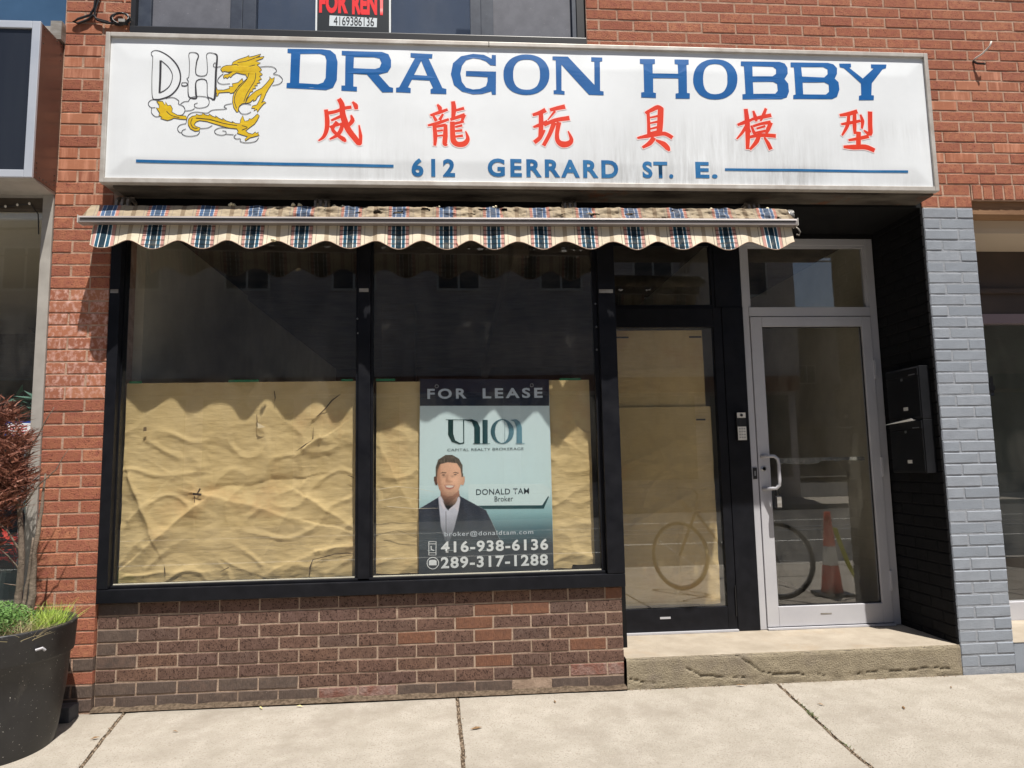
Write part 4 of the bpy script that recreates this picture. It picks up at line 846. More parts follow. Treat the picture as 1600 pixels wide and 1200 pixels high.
for i in range(nz):
    for k in range(nx):
        a = i * (nx + 1) + k; q = (a, a + 1, a + nx + 2, a + nx + 1)
        if max(cs[j][1] for j in q) > .5: fs.append(q)
m_ = MB(); m_.v = vs; m_.f = fs
pm = bpy.data.materials.new('portrait_print'); pm.use_nodes = True
at_ = N(pm.node_tree, 'ShaderNodeVertexColor'); at_.layer_name = 'print'
pm.node_tree.links.new(at_.outputs[0], pm.node_tree.nodes['Principled BSDF'].inputs['Base Color']); pm.node_tree.nodes['Principled BSDF'].inputs['Roughness'].default_value = .42
me = bpy.data.meshes.new('portrait'); me.from_pydata(vs, [], fs); me.materials.append(pm)
ca = me.color_attributes.new('print', 'FLOAT_COLOR', 'POINT')
for j, (c, al) in enumerate(cs):
    ca.data[j].color = (*(c or (.5, .6, .62)), 1)
portrait = bpy.data.objects.new('portrait', me); COL.objects.link(portrait); attach(portrait, poster)
strokes('phone_icon', ICON, YT, M['white_print'], poster, smooth=False)
flat('fax_icon', [[ICONF]], YT, M['white_print'], poster)
for gx, gzz in ((1.717, 1.617), (2.245, 1.617)):
    m_ = MB(); m_.tube([(gx + .009 * math.cos(t * .5236), YPO - .002, gzz + .009 * math.sin(t * .5236)) for t in range(13)], .0022, 6); m_.build('grommet', M['steel'], poster, smooth=True)

# ------------------------------------------------------------------ entrance: black door, post, grey door
DY = .5
bd = thing('black_shop_door', 'black-framed shop door papered over with brown paper, left of the grey door', 'door', (3.1, DY, .15))
m_ = MB(); m_.box(3.452, 3.508, DY - .01, DY + .035, .165, 2.145); m_.box(2.763, 2.774, DY - .01, DY + .035, .165, 2.145)
m_.box(2.7745, 3.4515, DY - .01, DY + .035, .165, .298); m_.box(2.7745, 3.4515, DY - .01, DY + .035, 2.018, 2.145)
m_.build('door_frame', M['black_alu'], bd, bevel=.003)
m_ = MB(); m_.box(2.775, 3.451, DY + .008, DY + .013, .299, 2.017); m_.build('glass_pane', M['glass_door'], bd)
m_ = MB(); m_.box(2.763, 3.508, DY - .028, DY + .05, .1525, .163); m_.build('threshold', M['alu'], bd)
m_ = MB(); m_.box(3.03, 3.095, DY - .0125, DY - .0105, .238, .250); m_.build('maker_plate', M['alu'], bd)
m_ = MB(); m_.prism_x([(DY - .012, 1.02), (DY - .05, 1.04), (DY - .055, 1.18), (DY - .012, 1.20)], 2.768, 2.796); m_.build('door_pull', M['black_plain'], bd, bevel=.004)
m_ = MB(); m_.box(3.499, 3.504, DY - .02, DY - .0105, .24, .42); m_.build('hinge', M['black_plain'], bd)
bp_segs = [(2.9, .80, 3.2, .95, .010, .05, 1), (3.2, .95, 3.42, .70, .012, .05, -1), (2.85, 1.15, 3.3, 1.35, .006, .05, 1), (3.15, .35, 3.2, .75, .010, .03, 1), (3.25, .72, 3.45, .5, .01, .04, 1)]
paper('brown_paper', 2.778, 3.425, .31, 1.52, DY + .04, bp_segs, 'shaded brown paper on the lower half of the black door', seed=21, nx=60, nz=110, amp=.9, bottom=lambda x: 0)
paper('brown_paper', 2.778, 3.40, 1.46, 2.012, DY + .058, [(2.85, 1.75, 3.4, 1.78, .004, .05, 1), (3.1, 1.5, 3.12, 2.0, .004, .03, 1)], 'shaded brown paper patched over the top of the black door', seed=31, nx=60, nz=60, amp=.5)
for x0, z, w in ((2.83, 1.955, .08), (3.30, 1.955, .08), (3.32, 1.43, .06)):
    m_ = MB(); m_.box(x0, x0 + w, DY + .0145, DY + .0155, z, z + .011); tp = m_.build('tape', M['black_plain'], bd)
tw = thing('door_transom', 'dark fixed transom window above the papered black door', 'window', (3.1, DY, 2.15))
m_ = MB(); m_.box(2.763, 3.475, DY, DY + .04, 2.147, 2.165); m_.box(2.763, 3.475, DY, DY + .04, 2.55, 2.603); m_.box(2.763, 2.778, DY, DY + .04, 2.1655, 2.5495); m_.box(3.455, 3.475, DY, DY + .04, 2.1655, 2.5495)
m_.build('transom_frame', M['black_alu'], tw)
m_ = MB(); m_.box(2.7785, 3.4545, DY + .015, DY + .019, 2.166, 2.549); m_.build('glass_pane', M['glass'], tw)
m_ = MB(); m_.box(3.10, 3.14, DY + .3, DY + .31, 2.28, 2.284); m_.build('lamp_glint', M['white_plastic'], tw)
post = thing('door_post', 'wide black post between the papered door and the grey aluminium door', 'post', (3.58, DY, .15))
m_ = MB(); m_.box(3.510, 3.648, DY - .014, DY + .05, .1525, 2.146); m_.box(3.476, 3.648, DY - .006, DY + .05, 2.147, 2.603); m_.build('post_panel', M['black_alu'], post, bevel=.002)
# intercom
kp = thing('door_intercom', 'small white keypad intercom mounted on the black door post', 'intercom', (3.6, DY - .02, 1.38))
m_ = MB(); m_.box(3.560, 3.622, DY - .034, DY - .0145, 1.30, 1.475); m_.build('housing', M['black_plain'], kp, bevel=.003)
m_ = MB(); m_.box(3.564, 3.618, DY - .0375, DY - .0343, 1.302, 1.385); m_.build('keypad_plate', M['white_plastic'], kp)
m_ = MB(); m_.box(3.564, 3.618, DY - .0375, DY - .0343, 1.44, 1.472); m_.build('camera_plate', M['white_plastic'], kp)
m_ = MB(); m_.lathe([(.009, 0), (.009, .003), (.004, .005)], 0, 0, 14); o = m_.build('lens', M['black_plain'], kp)
for v in o.data.vertices: v.co = (3.591 + v.co.x, DY - .038 - v.co.z, 1.456 + v.co.y)
for i in range(4):
    for j in range(3):
        m_ = MB(); m_.box(3.572 + j * .015, 3.581 + j * .015, DY - .0392, DY - .0376, 1.368 - i * .018, 1.376 - i * .018)
        m_.build('key', mat('key_grey', srgb(150, 150, 150), None) if (i, j) == (0, 0) else bpy.data.materials['key_grey'], kp)

gf = thing('grey_door_frame', 'natural aluminium door frame with a clear transom pane above the door', 'door frame', (4.09, DY, .15))
m_ = MB(); m_.box(3.650, 3.690, DY - .006, DY + .055, .1525, 2.60); m_.build('left_jamb', M['alu'], gf, bevel=.002)
m_ = MB(); m_.box(4.497, 4.545, DY - .006, DY + .055, .1525, 2.60); m_.build('right_jamb', M['alu'], gf, bevel=.002)
m_ = MB(); m_.box(3.691, 4.496, DY - .006, DY + .055, 2.558, 2.60); m_.build('head', M['alu'], gf, bevel=.002)
m_ = MB(); m_.box(3.691, 4.496, DY - .008, DY + .055, 2.088, 2.147); m_.build('transom_bar', M['alu'], gf, bevel=.002)
m_ = MB(); m_.box(3.691, 3.708, DY + .002, DY + .03, 2.148, 2.557); m_.box(4.479, 4.496, DY + .002, DY + .03, 2.148, 2.557); m_.box(3.7085, 4.4785, DY + .002, DY + .03, 2.541, 2.557); m_.build('glazing_bead', M['alu'], gf)
m_ = MB(); m_.box(3.7085, 4.4785, DY + .012, DY + .016, 2.148, 2.5405); m_.build('transom_glass', M['glass_door'], gf)
m_ = MB(); m_.box(3.691, 4.496, DY - .03, DY + .05, .1525, .163); m_.build('threshold', M['alu'], gf)
gd = thing('grey_glass_door', 'aluminium-framed glass door with a D-shaped pull handle beside the mailboxes', 'door', (4.09, DY, .165))
m_ = MB(); m_.box(3.694, 3.768, DY - .014, DY + .03, .168, 2.083); m_.build('left_stile', M['alu'], gd, bevel=.003)
m_ = MB(); m_.box(4.430, 4.493, DY - .014, DY + .03, .168, 2.083); m_.build('right_stile', M['alu'], gd, bevel=.003)
m_ = MB(); m_.box(3.7685, 4.4295, DY - .014, DY + .03, 2.02, 2.083); m_.build('top_rail', M['alu'], gd, bevel=.003)
m_ = MB(); m_.box(3.7685, 4.4295, DY - .014, DY + .03, .168, .286); m_.build('bottom_rail', M['alu'], gd, bevel=.003)
m_ = MB(); m_.box(3.7685, 4.4295, DY + .006, DY + .011, .2865, 2.0195); m_.build('glass_pane', M['glass_door'], gd)
m_ = MB(); m_.box(3.7687, 3.7745, DY + .0, DY + .0055, .287, 2.019); m_.box(4.4235, 4.4293, DY + .0, DY + .0055, .287, 2.019); m_.box(3.775, 4.423, DY, DY + .0055, .287, .293); m_.box(3.775, 4.423, DY, DY + .0055, 2.0135, 2.019)
m_.build('gasket', M['black_plain'], gd)
m_ = MB()
m_.tube([(3.712, DY - .012, 1.20), (3.735, DY - .045, 1.20), (3.772, DY - .072, 1.198), (3.790, DY - .078, 1.18), (3.793, DY - .078, 1.15), (3.793, DY - .078, 1.05), (3.790, DY - .078, 1.02), (3.772, DY - .072, 1.002), (3.735, DY - .045, 1.0), (3.712, DY - .012, 1.0)], .0105, 10)
m_.build('pull_handle', M['alu'], gd, smooth=True)
m_ = MB(); m_.lathe([(.016, 0), (.016, .006), (.010, .010), (.010, .012)], 0, 0, 20); o = m_.build('lock_cylinder', M['steel'], gd)
for v in o.data.vertices: v.co = (3.722 + v.co.x, DY - .014 - v.co.z, 1.122 + v.co.y)
m_ = MB(); m_.box(3.657, 3.682, DY - .012, DY - .0065, 1.06, 1.13); m_.build('strike_plate', M['black_plain'], gf)
m_ = MB(); m_.box(3.664, 3.674, DY - .0135, DY - .0125, 1.08, 1.11); m_.build('strike_tongue', M['steel'], gf)
for z in (1.74, 1.12, .42):
    m_ = MB(); m_.box(4.488, 4.500, DY - .024, DY - .0145, z - .06, z + .06); m_.build('hinge', M['alu'], gd)
m_ = MB(); m_.box(4.03, 4.10, DY - .0155, DY - .0142, .232, .240); m_.build('maker_plate', M['alu_dirty'], gd)
# strip of film stuck on the inside of the glass
m_ = MB()
for i in range(24):
    x0 = 3.83 + i * .024; x1 = x0 + .024
    f = lambda x, s: .006 * noise.noise(Vector((x * 14, s, 0))) * max(.2, (4.25 - x) * 2.6)
    hh = lambda x: (.028 if x < 4.1 else .012) + .010 * noise.noise(Vector((x * 20, 7, 0)))
    m_.quad((x0, DY + .022 + f(x0, 1), 1.175 - hh(x0) + f(x0, 3)), (x1, DY + .022 + f(x1, 1), 1.175 - hh(x1) + f(x1, 3)), (x1, DY + .026 + f(x1, 5), 1.185 + f(x1, 6)), (x0, DY + .026 + f(x0, 5), 1.185 + f(x0, 6)))
m_.build('adhesive_film', mat('cloudy_film', srgb(150, 148, 140), srgb(96, 94, 88), 40, .4), gd)
nt_ = thing('hall_notice', 'small white notice on the hallway wall seen through the grey door', 'notice', (4.1, 4.19, 1.5))
m_ = MB(); m_.box(4.20, 4.40, 4.185, 4.195, 1.62, 1.92); m_.build('sheet', mat('notice_paper', srgb(210, 208, 198), None), nt_)
m_ = MB()
for k in range(5): m_.box(4.23, 4.37, 4.182, 4.184, 1.66 + k * .045, 1.672 + k * .045)
m_.build('print', M['black_plain'], nt_)
lb = thing('key_lockbox', 'small steel key lockbox hanging from the grey door pull handle', 'lockbox', (3.775, DY - .07, .93))
m_ = MB(); m_.tube([(3.766, DY - .07, .955), (3.766, DY - .07, 1.015), (3.776, DY - .072, 1.022), (3.788, DY - .07, 1.015), (3.788, DY - .07, .955)], .0035, 7); m_.build('shackle', M['black_plain'], lb, smooth=True)
m_ = MB(); m_.box(3.760, 3.796, DY - .085, DY - .055, .880, .956); m_.build('body', M['black_plain'], lb, bevel=.004)
m_ = MB(); m_.box(3.765, 3.793, DY - .089, DY - .0855, .888, .95); m_.build('dial_plate', M['alu_dirty'], lb, bevel=.001)

# ------------------------------------------------------------------ mailboxes on the side wall
mb_mat = mat('mailbox_black_enamel', (.007, .0075, .009, 1), (.011, .0115, .014, 1), 10, .4, spec=.35)
for z0, lab in ((1.395, 'upper black steel mailbox on the side wall, above the one with mail'), (1.085, 'lower black steel mailbox on the side wall with a letter sticking out')):
    t = thing('mailbox', lab, 'mailbox', (4.515, .2, z0), 'mailboxes on the side wall')
    z1 = z0 + .308
    m_ = MB(); m_.box(4.487, 4.5495, .044, .36, z0, z1); m_.build('body', mb_mat, t, bevel=.003)
    m_ = MB(); m_.box(4.481, 4.4865, .050, .354, z0 + .01, z1 - .06); m_.build('door', mb_mat, t, bevel=.002)
    m_ = MB(); m_.prism([(4.479, z1 - .052), (4.4865, z1 - .058), (4.4865, z1 - .004), (4.479, z1 - .012)], .05, .354); m_.build('lid', mb_mat, t)
    m_ = MB(); m_.box(4.478, 4.4805, .16, .20, z0 + .055, z0 + .075); m_.build('name_plate', M['white_plastic'], t)
    m_ = MB(); m_.box(4.476, 4.4785, .07, .13, z1 - .05, z1 - .044); m_.build('flap_edge', M['steel'], t)
    m_ = MB(); m_.box(4.4765, 4.4805, .19, .205, z1 - .075, z1 - .060); m_.build('lock', M['steel'], t)
lt = thing('letter', 'white envelope poking out between the two mailboxes', 'letter', (4.47, .2, 1.39))
m_ = MB(); m_.v = [(4.478, .10, 1.388), (4.478, .27, 1.389), (4.425, .31, 1.372), (4.452, .10, 1.398), (4.478, .10, 1.390), (4.478, .27, 1.391), (4.425, .31, 1.374), (4.452, .10, 1.400)]
m_.f = [(0, 1, 2, 3), (4, 5, 6, 7), (0, 1, 5, 4), (1, 2, 6, 5), (2, 3, 7, 6), (3, 0, 4, 7)]
m_.build('envelope', M['white_print'], lt)

# ------------------------------------------------------------------ the sign
SY = -.2
sign = thing('shop_sign', 'long white boxed shop sign with blue lettering, red characters and a golden dragon', 'sign', (2.27, -.1, 2.65))
SX0, SX1, SZ0, SZ1 = .018, 4.531, 2.652, 3.470
def sign_mat():
    m = mat('sign_face_acrylic', srgb(226, 230, 234), srgb(218, 222, 226), 2, .42, bump=.02, bscale=6, spec=.45)
    nt = m.node_tree; L = nt.links.new
    b = [n for n in nt.nodes if n.type == 'BSDF_PRINCIPLED'][0]
    src = b.inputs['Base Color'].links[0].from_socket
    geo = N(nt, 'ShaderNodeNewGeometry')
    mp = N(nt, 'ShaderNodeMapping'); mp.inputs['Scale'].default_value = (1, 1, .09)
    L(geo.outputs['Position'], mp.inputs[0])
    nz = N(nt, 'ShaderNodeTexNoise'); nz.inputs['Scale'].default_value = 34; nz.inputs['Detail'].default_value = 8; nz.inputs['Roughness'].default_value = .72
    L(mp.outputs[0], nz.inputs[0])
    sp = N(nt, 'ShaderNodeSeparateXYZ'); L(geo.outputs['Position'], sp.inputs[0])
    zr = N(nt, 'ShaderNodeMapRange'); zr.inputs[1].default_value = 3.12; zr.inputs[2].default_value = 2.66; zr.inputs[3].default_value = 0; zr.inputs[4].default_value = 1
    L(sp.outputs[2], zr.inputs[0])
    big = N(nt, 'ShaderNodeTexNoise'); big.inputs['Scale'].default_value = 1.6; big.inputs['Detail'].default_value = 3
    L(geo.outputs['Position'], big.inputs[0])
    br0 = N(nt, 'ShaderNodeMapRange'); br0.inputs[1].default_value = .35; br0.inputs[2].default_value = .65; L(big.outputs[0], br0.inputs[0])
    xr = N(nt, 'ShaderNodeMapRange'); xr.inputs[1].default_value = 1.1; xr.inputs[2].default_value = 1.9; xr.inputs[3].default_value = .15; L(sp.outputs[0], xr.inputs[0])
    br = N(nt, 'ShaderNodeMath', operation='MULTIPLY'); L(br0.outputs[0], br.inputs[0]); L(xr.outputs[0], br.inputs[1])
    nr = N(nt, 'ShaderNodeMapRange'); nr.inputs[1].default_value = .36; nr.inputs[2].default_value = .70
    L(nz.outputs[0], nr.inputs[0])
    m1 = N(nt, 'ShaderNodeMath', operation='MULTIPLY'); L(zr.outputs[0], m1.inputs[0]); L(nr.outputs[0], m1.inputs[1])
    m2 = N(nt, 'ShaderNodeMath', operation='MULTIPLY'); L(m1.outputs[0], m2.inputs[0]); L(br.outputs[0], m2.inputs[1])
    mx = N(nt, 'ShaderNodeMix', data_type='RGBA'); L(m2.outputs[0], mx.inputs[0]); L(src, mx.inputs[6]); mx.inputs[7].default_value = srgb(128, 126, 122)
    L(mx.outputs[2], b.inputs['Base Color'])
    return m
def bulge(x, z):                              # the sheet is not quite flat
    e = max(0, min(1, (z - 2.69) / .1, (3.43 - z) / .1, (x - .05) / .1, (4.5 - x) / .1))
    return -.006 * e * (1 + noise.noise(Vector((x * 1.5, z * 2, 0)))) - .0035 * e * noise.noise(Vector((x * 5, z * .8, 3)))
vs, fs = [], []
nx, nz = 360, 64
for i in range(nz + 1):
    z = 2.678 + (3.446 - 2.678) * i / nz
    for k in range(nx + 1):
        x = .040 + (4.509 - .040) * k / nx
        vs.append((x, -.186 + bulge(x, z), z))
for i in range(nz):
    for k in range(nx):
        a = i * (nx + 1) + k; fs.append((a, a + 1, a + nx + 2, a + nx + 1))
m_ = MB(); m_.v = vs; m_.f = fs
m_.build('sign_face', sign_mat(), sign, smooth=True)
m_ = MB(); m_.box(SX0 + .002, SX1 - .002, -.17, -.006, SZ0 + .004, SZ1 - .004); m_.build('sign_box', M['alu_dirty'], sign)
for nm, bx in (('frame_top', (SX0 + .0235, SX1 - .0235, SZ1 - .024, SZ1)), ('frame_bottom', (SX0 + .0235, SX1 - .0235, SZ0, SZ0 + .026)), ('frame_left', (SX0, SX0 + .023, SZ0, SZ1)), ('frame_right', (SX1 - .023, SX1, SZ0, SZ1))):
    m_ = MB(); m_.box(bx[0], bx[1], SY, -.160, bx[2], bx[3]); m_.build(nm, M['alu_sign'], sign, bevel=.003)
m_ = MB(); m_.box(SX0 + .05, SX1 - .01, -.158, -.004, SZ0 - .010, SZ0 + .0035); m_.build('soffit_panel', M['soot'], sign)
wz = lambda x, z: bulge(x, z)
YS = -.1869
def dense(ring, step=.03):
    o = []
    for i in range(len(ring)):
        a = ring[i]; b = ring[(i + 1) % len(ring)]
        n = max(1, int(math.hypot(a[0] - b[0], a[1] - b[1]) / step))
        for k in range(n): o.append((a[0] + (b[0] - a[0]) * k / n, a[1] + (b[1] - a[1]) * k / n))
    return o
for rings in BLUE:
    flat('letter', [[dense(r) for r in rings]], YS - .0003, M['sign_blue'], sign, warp=wz)
def warped_strokes(name, lst, y, m, parent, grow=0.0, smooth=True):
    o = strokes(name, lst, y, m, parent, grow, smooth)
    for v in o.data.vertices: v.co.y += bulge(v.co.x, v.co.z)
    return o
for g in GLYPH:
    warped_strokes('character_halo', g, YS - .00018, M['sign_halo'], sign, grow=.007)
    warped_strokes('character', g, YS - .00042, M['sign_red'], sign, grow=.0022)
for t, a, b, c, d in ADDR:
    if t in ('GERRARD', '612'):
        o = text_obj('address_lettering', t, a, c, b, d, YS - .0006, M['sign_blue2'], sign, bold=.035, space=1.3)
    else: o = text_obj('address_lettering', t, a, c, b, d, YS - .0006, M['sign_blue2'], sign, bold=.035, space=1.15)
    for v in o.data.vertices: v.co.y += bulge(v.co.x, v.co.z)
for r_ in RULES:
    A, B = r_[0], r_[1]; n = 24
    seg = [(A[0] + (B[0] - A[0]) * k / n, A[1] + (B[1] - A[1]) * k / n, A[2]) for k in range(n + 1)]
    warped_strokes('rule_line', [seg], YS - .0006, M['sign_blue2'], sign, smooth=False)
for ring in DRAGON:
    flat('dragon_emblem', [[dense(ring, .02)]], YS - .0003, M['sign_gold'], sign, warp=wz)
warped_strokes('dragon_outline', [[(p[0], p[1], .003) for p in r] + [(r[0][0], r[0][1], .003)] for r in DRAGON], YS - .0006, M['sign_line'], sign, smooth=False)
warped_strokes('monogram_and_clouds', [[(p[0], p[1], max(p[2] * 1.25, .0032)) for p in l] for l in LINEART], YS - .0006, M['sign_line'], sign)
m_ = MB(); m_.box(2.02, 2.024, SY - .0006, SY + .01, SZ1 - .026, SZ1 + .0006); m_.build('frame_joint', M['soot'], sign)

# ------------------------------------------------------------------ awning
PER = .2475; LOW0 = .052
def plaid_mat(name, faded=0.0, dirty=0.0):
    m = bpy.data.materials.new(name); m.use_nodes = True
    nt = m.node_tree; L = nt.links.new; b = nt.nodes['Principled BSDF']
    b.inputs['Roughness'].default_value = .85; b.inputs['Specular IOR Level'].default_value = .2
    tc = N(nt, 'ShaderNodeNewGeometry'); sp = N(nt, 'ShaderNodeSeparateXYZ'); L(tc.outputs['Position'], sp.inputs[0])
    a = N(nt, 'ShaderNodeMath', operation='SUBTRACT'); L(sp.outputs[0], a.inputs[0]); a.inputs[1].default_value = LOW0 - PER / 2 - PER * 4
    f = N(nt, 'ShaderNodeMath', operation='MODULO'); L(a.outputs[0], f.inputs[0]); f.inputs[1].default_value = PER
    d = N(nt, 'ShaderNodeMath', operation='DIVIDE'); L(f.outputs[0], d.inputs[0]); d.inputs[1].default_value = PER
    cr = N(nt, 'ShaderNodeValToRGB'); cr.color_ramp.interpolation = 'CONSTANT'; el = cr.color_ramp.elements
    cream = srgb(208, 197, 176); tan = srgb(168, 152, 130); pink = srgb(182, 136, 128); blue = srgb(34, 78, 100); teal = srgb(24, 48, 62); white = srgb(214, 216, 214); grey = srgb(138, 128, 116)
    if faded: blue = srgb(76, 100, 134); teal = srgb(72, 90, 114); pink = srgb(174, 122, 108); cream = srgb(160, 146, 124); tan = srgb(128, 112, 92); white = srgb(176, 178, 182)
    stops = [(0, tan), (.045, cream), (.20, grey), (.215, cream), (.26, grey), (.275, pink), (.335, white), (.35, blue), (.415, white), (.43, teal), (.545, white), (.56, blue), (.625, white), (.64, pink), (.70, grey), (.715, cream), (.78, grey), (.79, cream), (.955, tan)]
    stops = stops[:]
    # a colour ramp holds 32 stops
    el[0].position = 0; el[0].color = stops[0][1]
    el[len(el) - 1].position = stops[-1][0]; el[len(el) - 1].color = stops[-1][1]
    for p, c in stops[1:-1]:
        e = el.new(p); e.color = c
    L(d.outputs[0], cr.inputs[0])
    # cross checks: dark weft lines, stronger on the coloured bands
    z = N(nt, 'ShaderNodeMath', operation='ADD'); L(sp.outputs[2], z.inputs[0]); z.inputs[1].default_value = .012
    nzz = N(nt, 'ShaderNodeTexNoise'); nzz.inputs['Scale'].default_value = 12; L(tc.outputs['Position'], nzz.inputs[0])
    zn = N(nt, 'ShaderNodeMath', operation='MULTIPLY_ADD'); L(nzz.outputs[0], zn.inputs[0]); zn.inputs[1].default_value = .016; L(z.outputs[0], zn.inputs[2])
    zm = N(nt, 'ShaderNodeMath', operation='MODULO'); L(zn.outputs[0], zm.inputs[0]); zm.inputs[1].default_value = .026 if not faded else .014
    zl = N(nt, 'ShaderNodeMath', operation='LESS_THAN'); L(zm.outputs[0], zl.inputs[0]); zl.inputs[1].default_value = .0075 if not faded else .0045
    c1 = N(nt, 'ShaderNodeMath', operation='SUBTRACT'); L(d.outputs[0], c1.inputs[0]); c1.inputs[1].default_value = .4875
    c2 = N(nt, 'ShaderNodeMath', operation='ABSOLUTE'); L(c1.outputs[0], c2.inputs[0])
    c3 = N(nt, 'ShaderNodeMath', operation='LESS_THAN'); L(c2.outputs[0], c3.inputs[0]); c3.inputs[1].default_value = .22
    # the first and last bands are a plain selvedge
    e1 = N(nt, 'ShaderNodeMath', operation='SUBTRACT'); L(sp.outputs[0], e1.inputs[0]); e1.inputs[1].default_value = 1.83
    e2 = N(nt, 'ShaderNodeMath', operation='ABSOLUTE'); L(e1.outputs[0], e2.inputs[0])
    e3 = N(nt, 'ShaderNodeMath', operation='LESS_THAN'); L(e2.outputs[0], e3.inputs[0]); e3.inputs[1].default_value = 1.62
    q = N(nt, 'ShaderNodeMath', operation='MULTIPLY'); L(zl.outputs[0], q.inputs[0]); L(c3.outputs[0], q.inputs[1])
    q2 = N(nt, 'ShaderNodeMath', operation='MULTIPLY'); L(q.outputs[0], q2.inputs[0]); L(e3.outputs[0], q2.inputs[1])
    q3 = N(nt, 'ShaderNodeMath', operation='MULTIPLY'); L(q2.outputs[0], q3.inputs[0]); q3.inputs[1].default_value = .72 if not faded else .55
    mx = N(nt, 'ShaderNodeMix', data_type='RGBA', blend_type='MULTIPLY'); L(q3.outputs[0], mx.inputs[0]); L(cr.outputs[0], mx.inputs[6]); mx.inputs[7].default_value = (.16, .15, .15, 1)
    cur = mx.outputs[2]
    nz = N(nt, 'ShaderNodeTexNoise'); nz.inputs['Scale'].default_value = 18; nz.inputs['Detail'].default_value = 8; nz.inputs['Roughness'].default_value = .75
    L(tc.outputs['Position'], nz.inputs[0])
    r = N(nt, 'ShaderNodeMapRange'); r.inputs[1].default_value = .5 - dirty * .14; r.inputs[2].default_value = .8 - .1 * dirty; r.inputs[4].default_value = .35 + .18 * dirty; L(nz.outputs[0], r.inputs[0])
    if dirty:                                    # grime gathers away from the sheltered left end
        xr = N(nt, 'ShaderNodeMapRange'); xr.inputs[1].default_value = .55; xr.inputs[2].default_value = 1.1; L(sp.outputs[0], xr.inputs[0])
        xm = N(nt, 'ShaderNodeMath', operation='MULTIPLY'); L(r.outputs[0], xm.inputs[0]); L(xr.outputs[0], xm.inputs[1]); fac = xm.outputs[0]
    else: fac = r.outputs[0]
    m3 = N(nt, 'ShaderNodeMix', data_type='RGBA'); L(fac, m3.inputs[0]); L(cur, m3.inputs[6]); m3.inputs[7].default_value = srgb(88, 76, 64) if dirty else srgb(178, 166, 144)
    L(m3.outputs[2], b.inputs['Base Color'])
    nb = N(nt, 'ShaderNodeTexNoise'); nb.inputs['Scale'].default_value = 70; nb.inputs['Detail'].default_value = 4; L(tc.outputs['Position'], nb.inputs[0])
    bp = N(nt, 'ShaderNodeBump'); bp.inputs['Strength'].default_value = .5; bp.inputs['Distance'].default_value = .003; L(nb.outputs[0], bp.inputs['Height']); L(bp.outputs[0], b.inputs['Normal'])
    return m
aw = thing('awning', 'retracted plaid fabric awning with a scalloped valance, tattered along its top', 'awning', (1.8, -.1, 2.45))
val_m = plaid_mat('plaid_valance_cloth'); roll_m = plaid_mat('faded_plaid_cloth', 1, 1)
AX0, AX1 = -.070, 3.650
m_ = MB()
m_.prism_x([(-.232, 2.438), (-.232, 2.462), (-.222, 2.474), (-.188, 2.474), (-.176, 2.456), (-.176, 2.438)], AX0, AX1)
m_.build('front_bar', mat('awning_bar_metal', srgb(150, 144, 142), srgb(128, 120, 116), 6, .5, metal=.2, bump=.04, bscale=60, stretch=(.3, 1, 1)), aw)
m_ = MB(); m_.box(AX0 + .01, AX1 - .01, -.236, -.2325, 2.455, 2.461); m_.build('bar_groove', M['black_plain'], aw)
m_ = MB(); m_.box(AX0 - .003, AX0 - .0005, -.234, -.174, 2.436, 2.476); m_.build('bar_cap', M['white_plastic'], aw)
m_ = MB(); m_.box(AX1 + .0005, AX1 + .003, -.234, -.174, 2.436, 2.476); m_.build('bar_cap', M['white_plastic'], aw)
# valance
def low_edge(x):
    t = math.cos(2 * math.pi * (x - LOW0) / PER)
    w = .048 * ((t + 1) / 2) ** 0.9
    return 2.347 - w + .003 * noise.noise(Vector((x * 6, 0, 0)))
vs, fs = [], []
nx, nz = 560, 12
V0, V1 = -.012, 3.632
for k in range(nx + 1):
    x = V0 + (V1 - V0) * k / nx
    zl_ = low_edge(x)
    for i in range(nz + 1):
        t = i / nz
        z = 2.436 + (zl_ - 2.436) * t
        y = -.196 - .26 * (2.436 - z) - t * .006 * math.sin(x * 31 + 1.3 * math.sin(x * 9)) - t * .006 * noise.noise(Vector((x * 11, z * 9, 0))) - .0016 * noise.noise(Vector((x * 70, z * 26, 0))) * t
        vs.append((x + .003 * t * noise.noise(Vector((x * 9, z * 12, 8))), y, z))
for k in range(nx):
    for i in range(nz):
        a = k * (nz + 1) + i; fs.append((a, a + 1, a + nz + 2, a + nz + 1))
m_ = MB(); m_.v = vs; m_.f = fs; m_.build('valance', val_m, aw, smooth=True)
m_ = MB(); hem = []
for k in range(0, nx + 1, 2):
    v = vs[k * (nz + 1) + nz]; hem.append((v[0], v[1] - .001, v[2] + .001))
m_.tube(hem, .0022, 5); m_.build('hem_piping', mat('hem_piping', srgb(150, 128, 112), srgb(186, 160, 140), 30, .9), aw)
# sloping cloth between roller and bar, torn in places
def hole(x, t):
    v = noise.noise(Vector((x * 15, t * 3.2, 7))) + .25 * noise.noise(Vector((x * 60, t * 9, 2)))
    return v > (.50 if x > .75 else .9) and .08 < t < .95
vs, fs = [], []
nx, nz = 760, 16
for k in range(nx + 1):
    x = -.050 + (3.630 + .050) * k / nx
    for i in range(nz + 1):
        t = i / nz
        amp = .003 + .009 * max(0, min(1, (x - .6) / .3))
        y = -.150 - .040 * t - amp * noise.noise(Vector((x * 16, t * 3, 1))) - amp * .5 * noise.noise(Vector((x * 50, t * 9, 1)))
        z = 2.556 - .082 * t + .003 * noise.noise(Vector((x * 7, 0, 3))) * (1 - t) + amp * .6 * noise.noise(Vector((x * 22, t * 4, 6)))
        vs.append((x - .03 * (t if x < 1.8 else -t) * abs((x - 1.8) / 1.8), y, z))
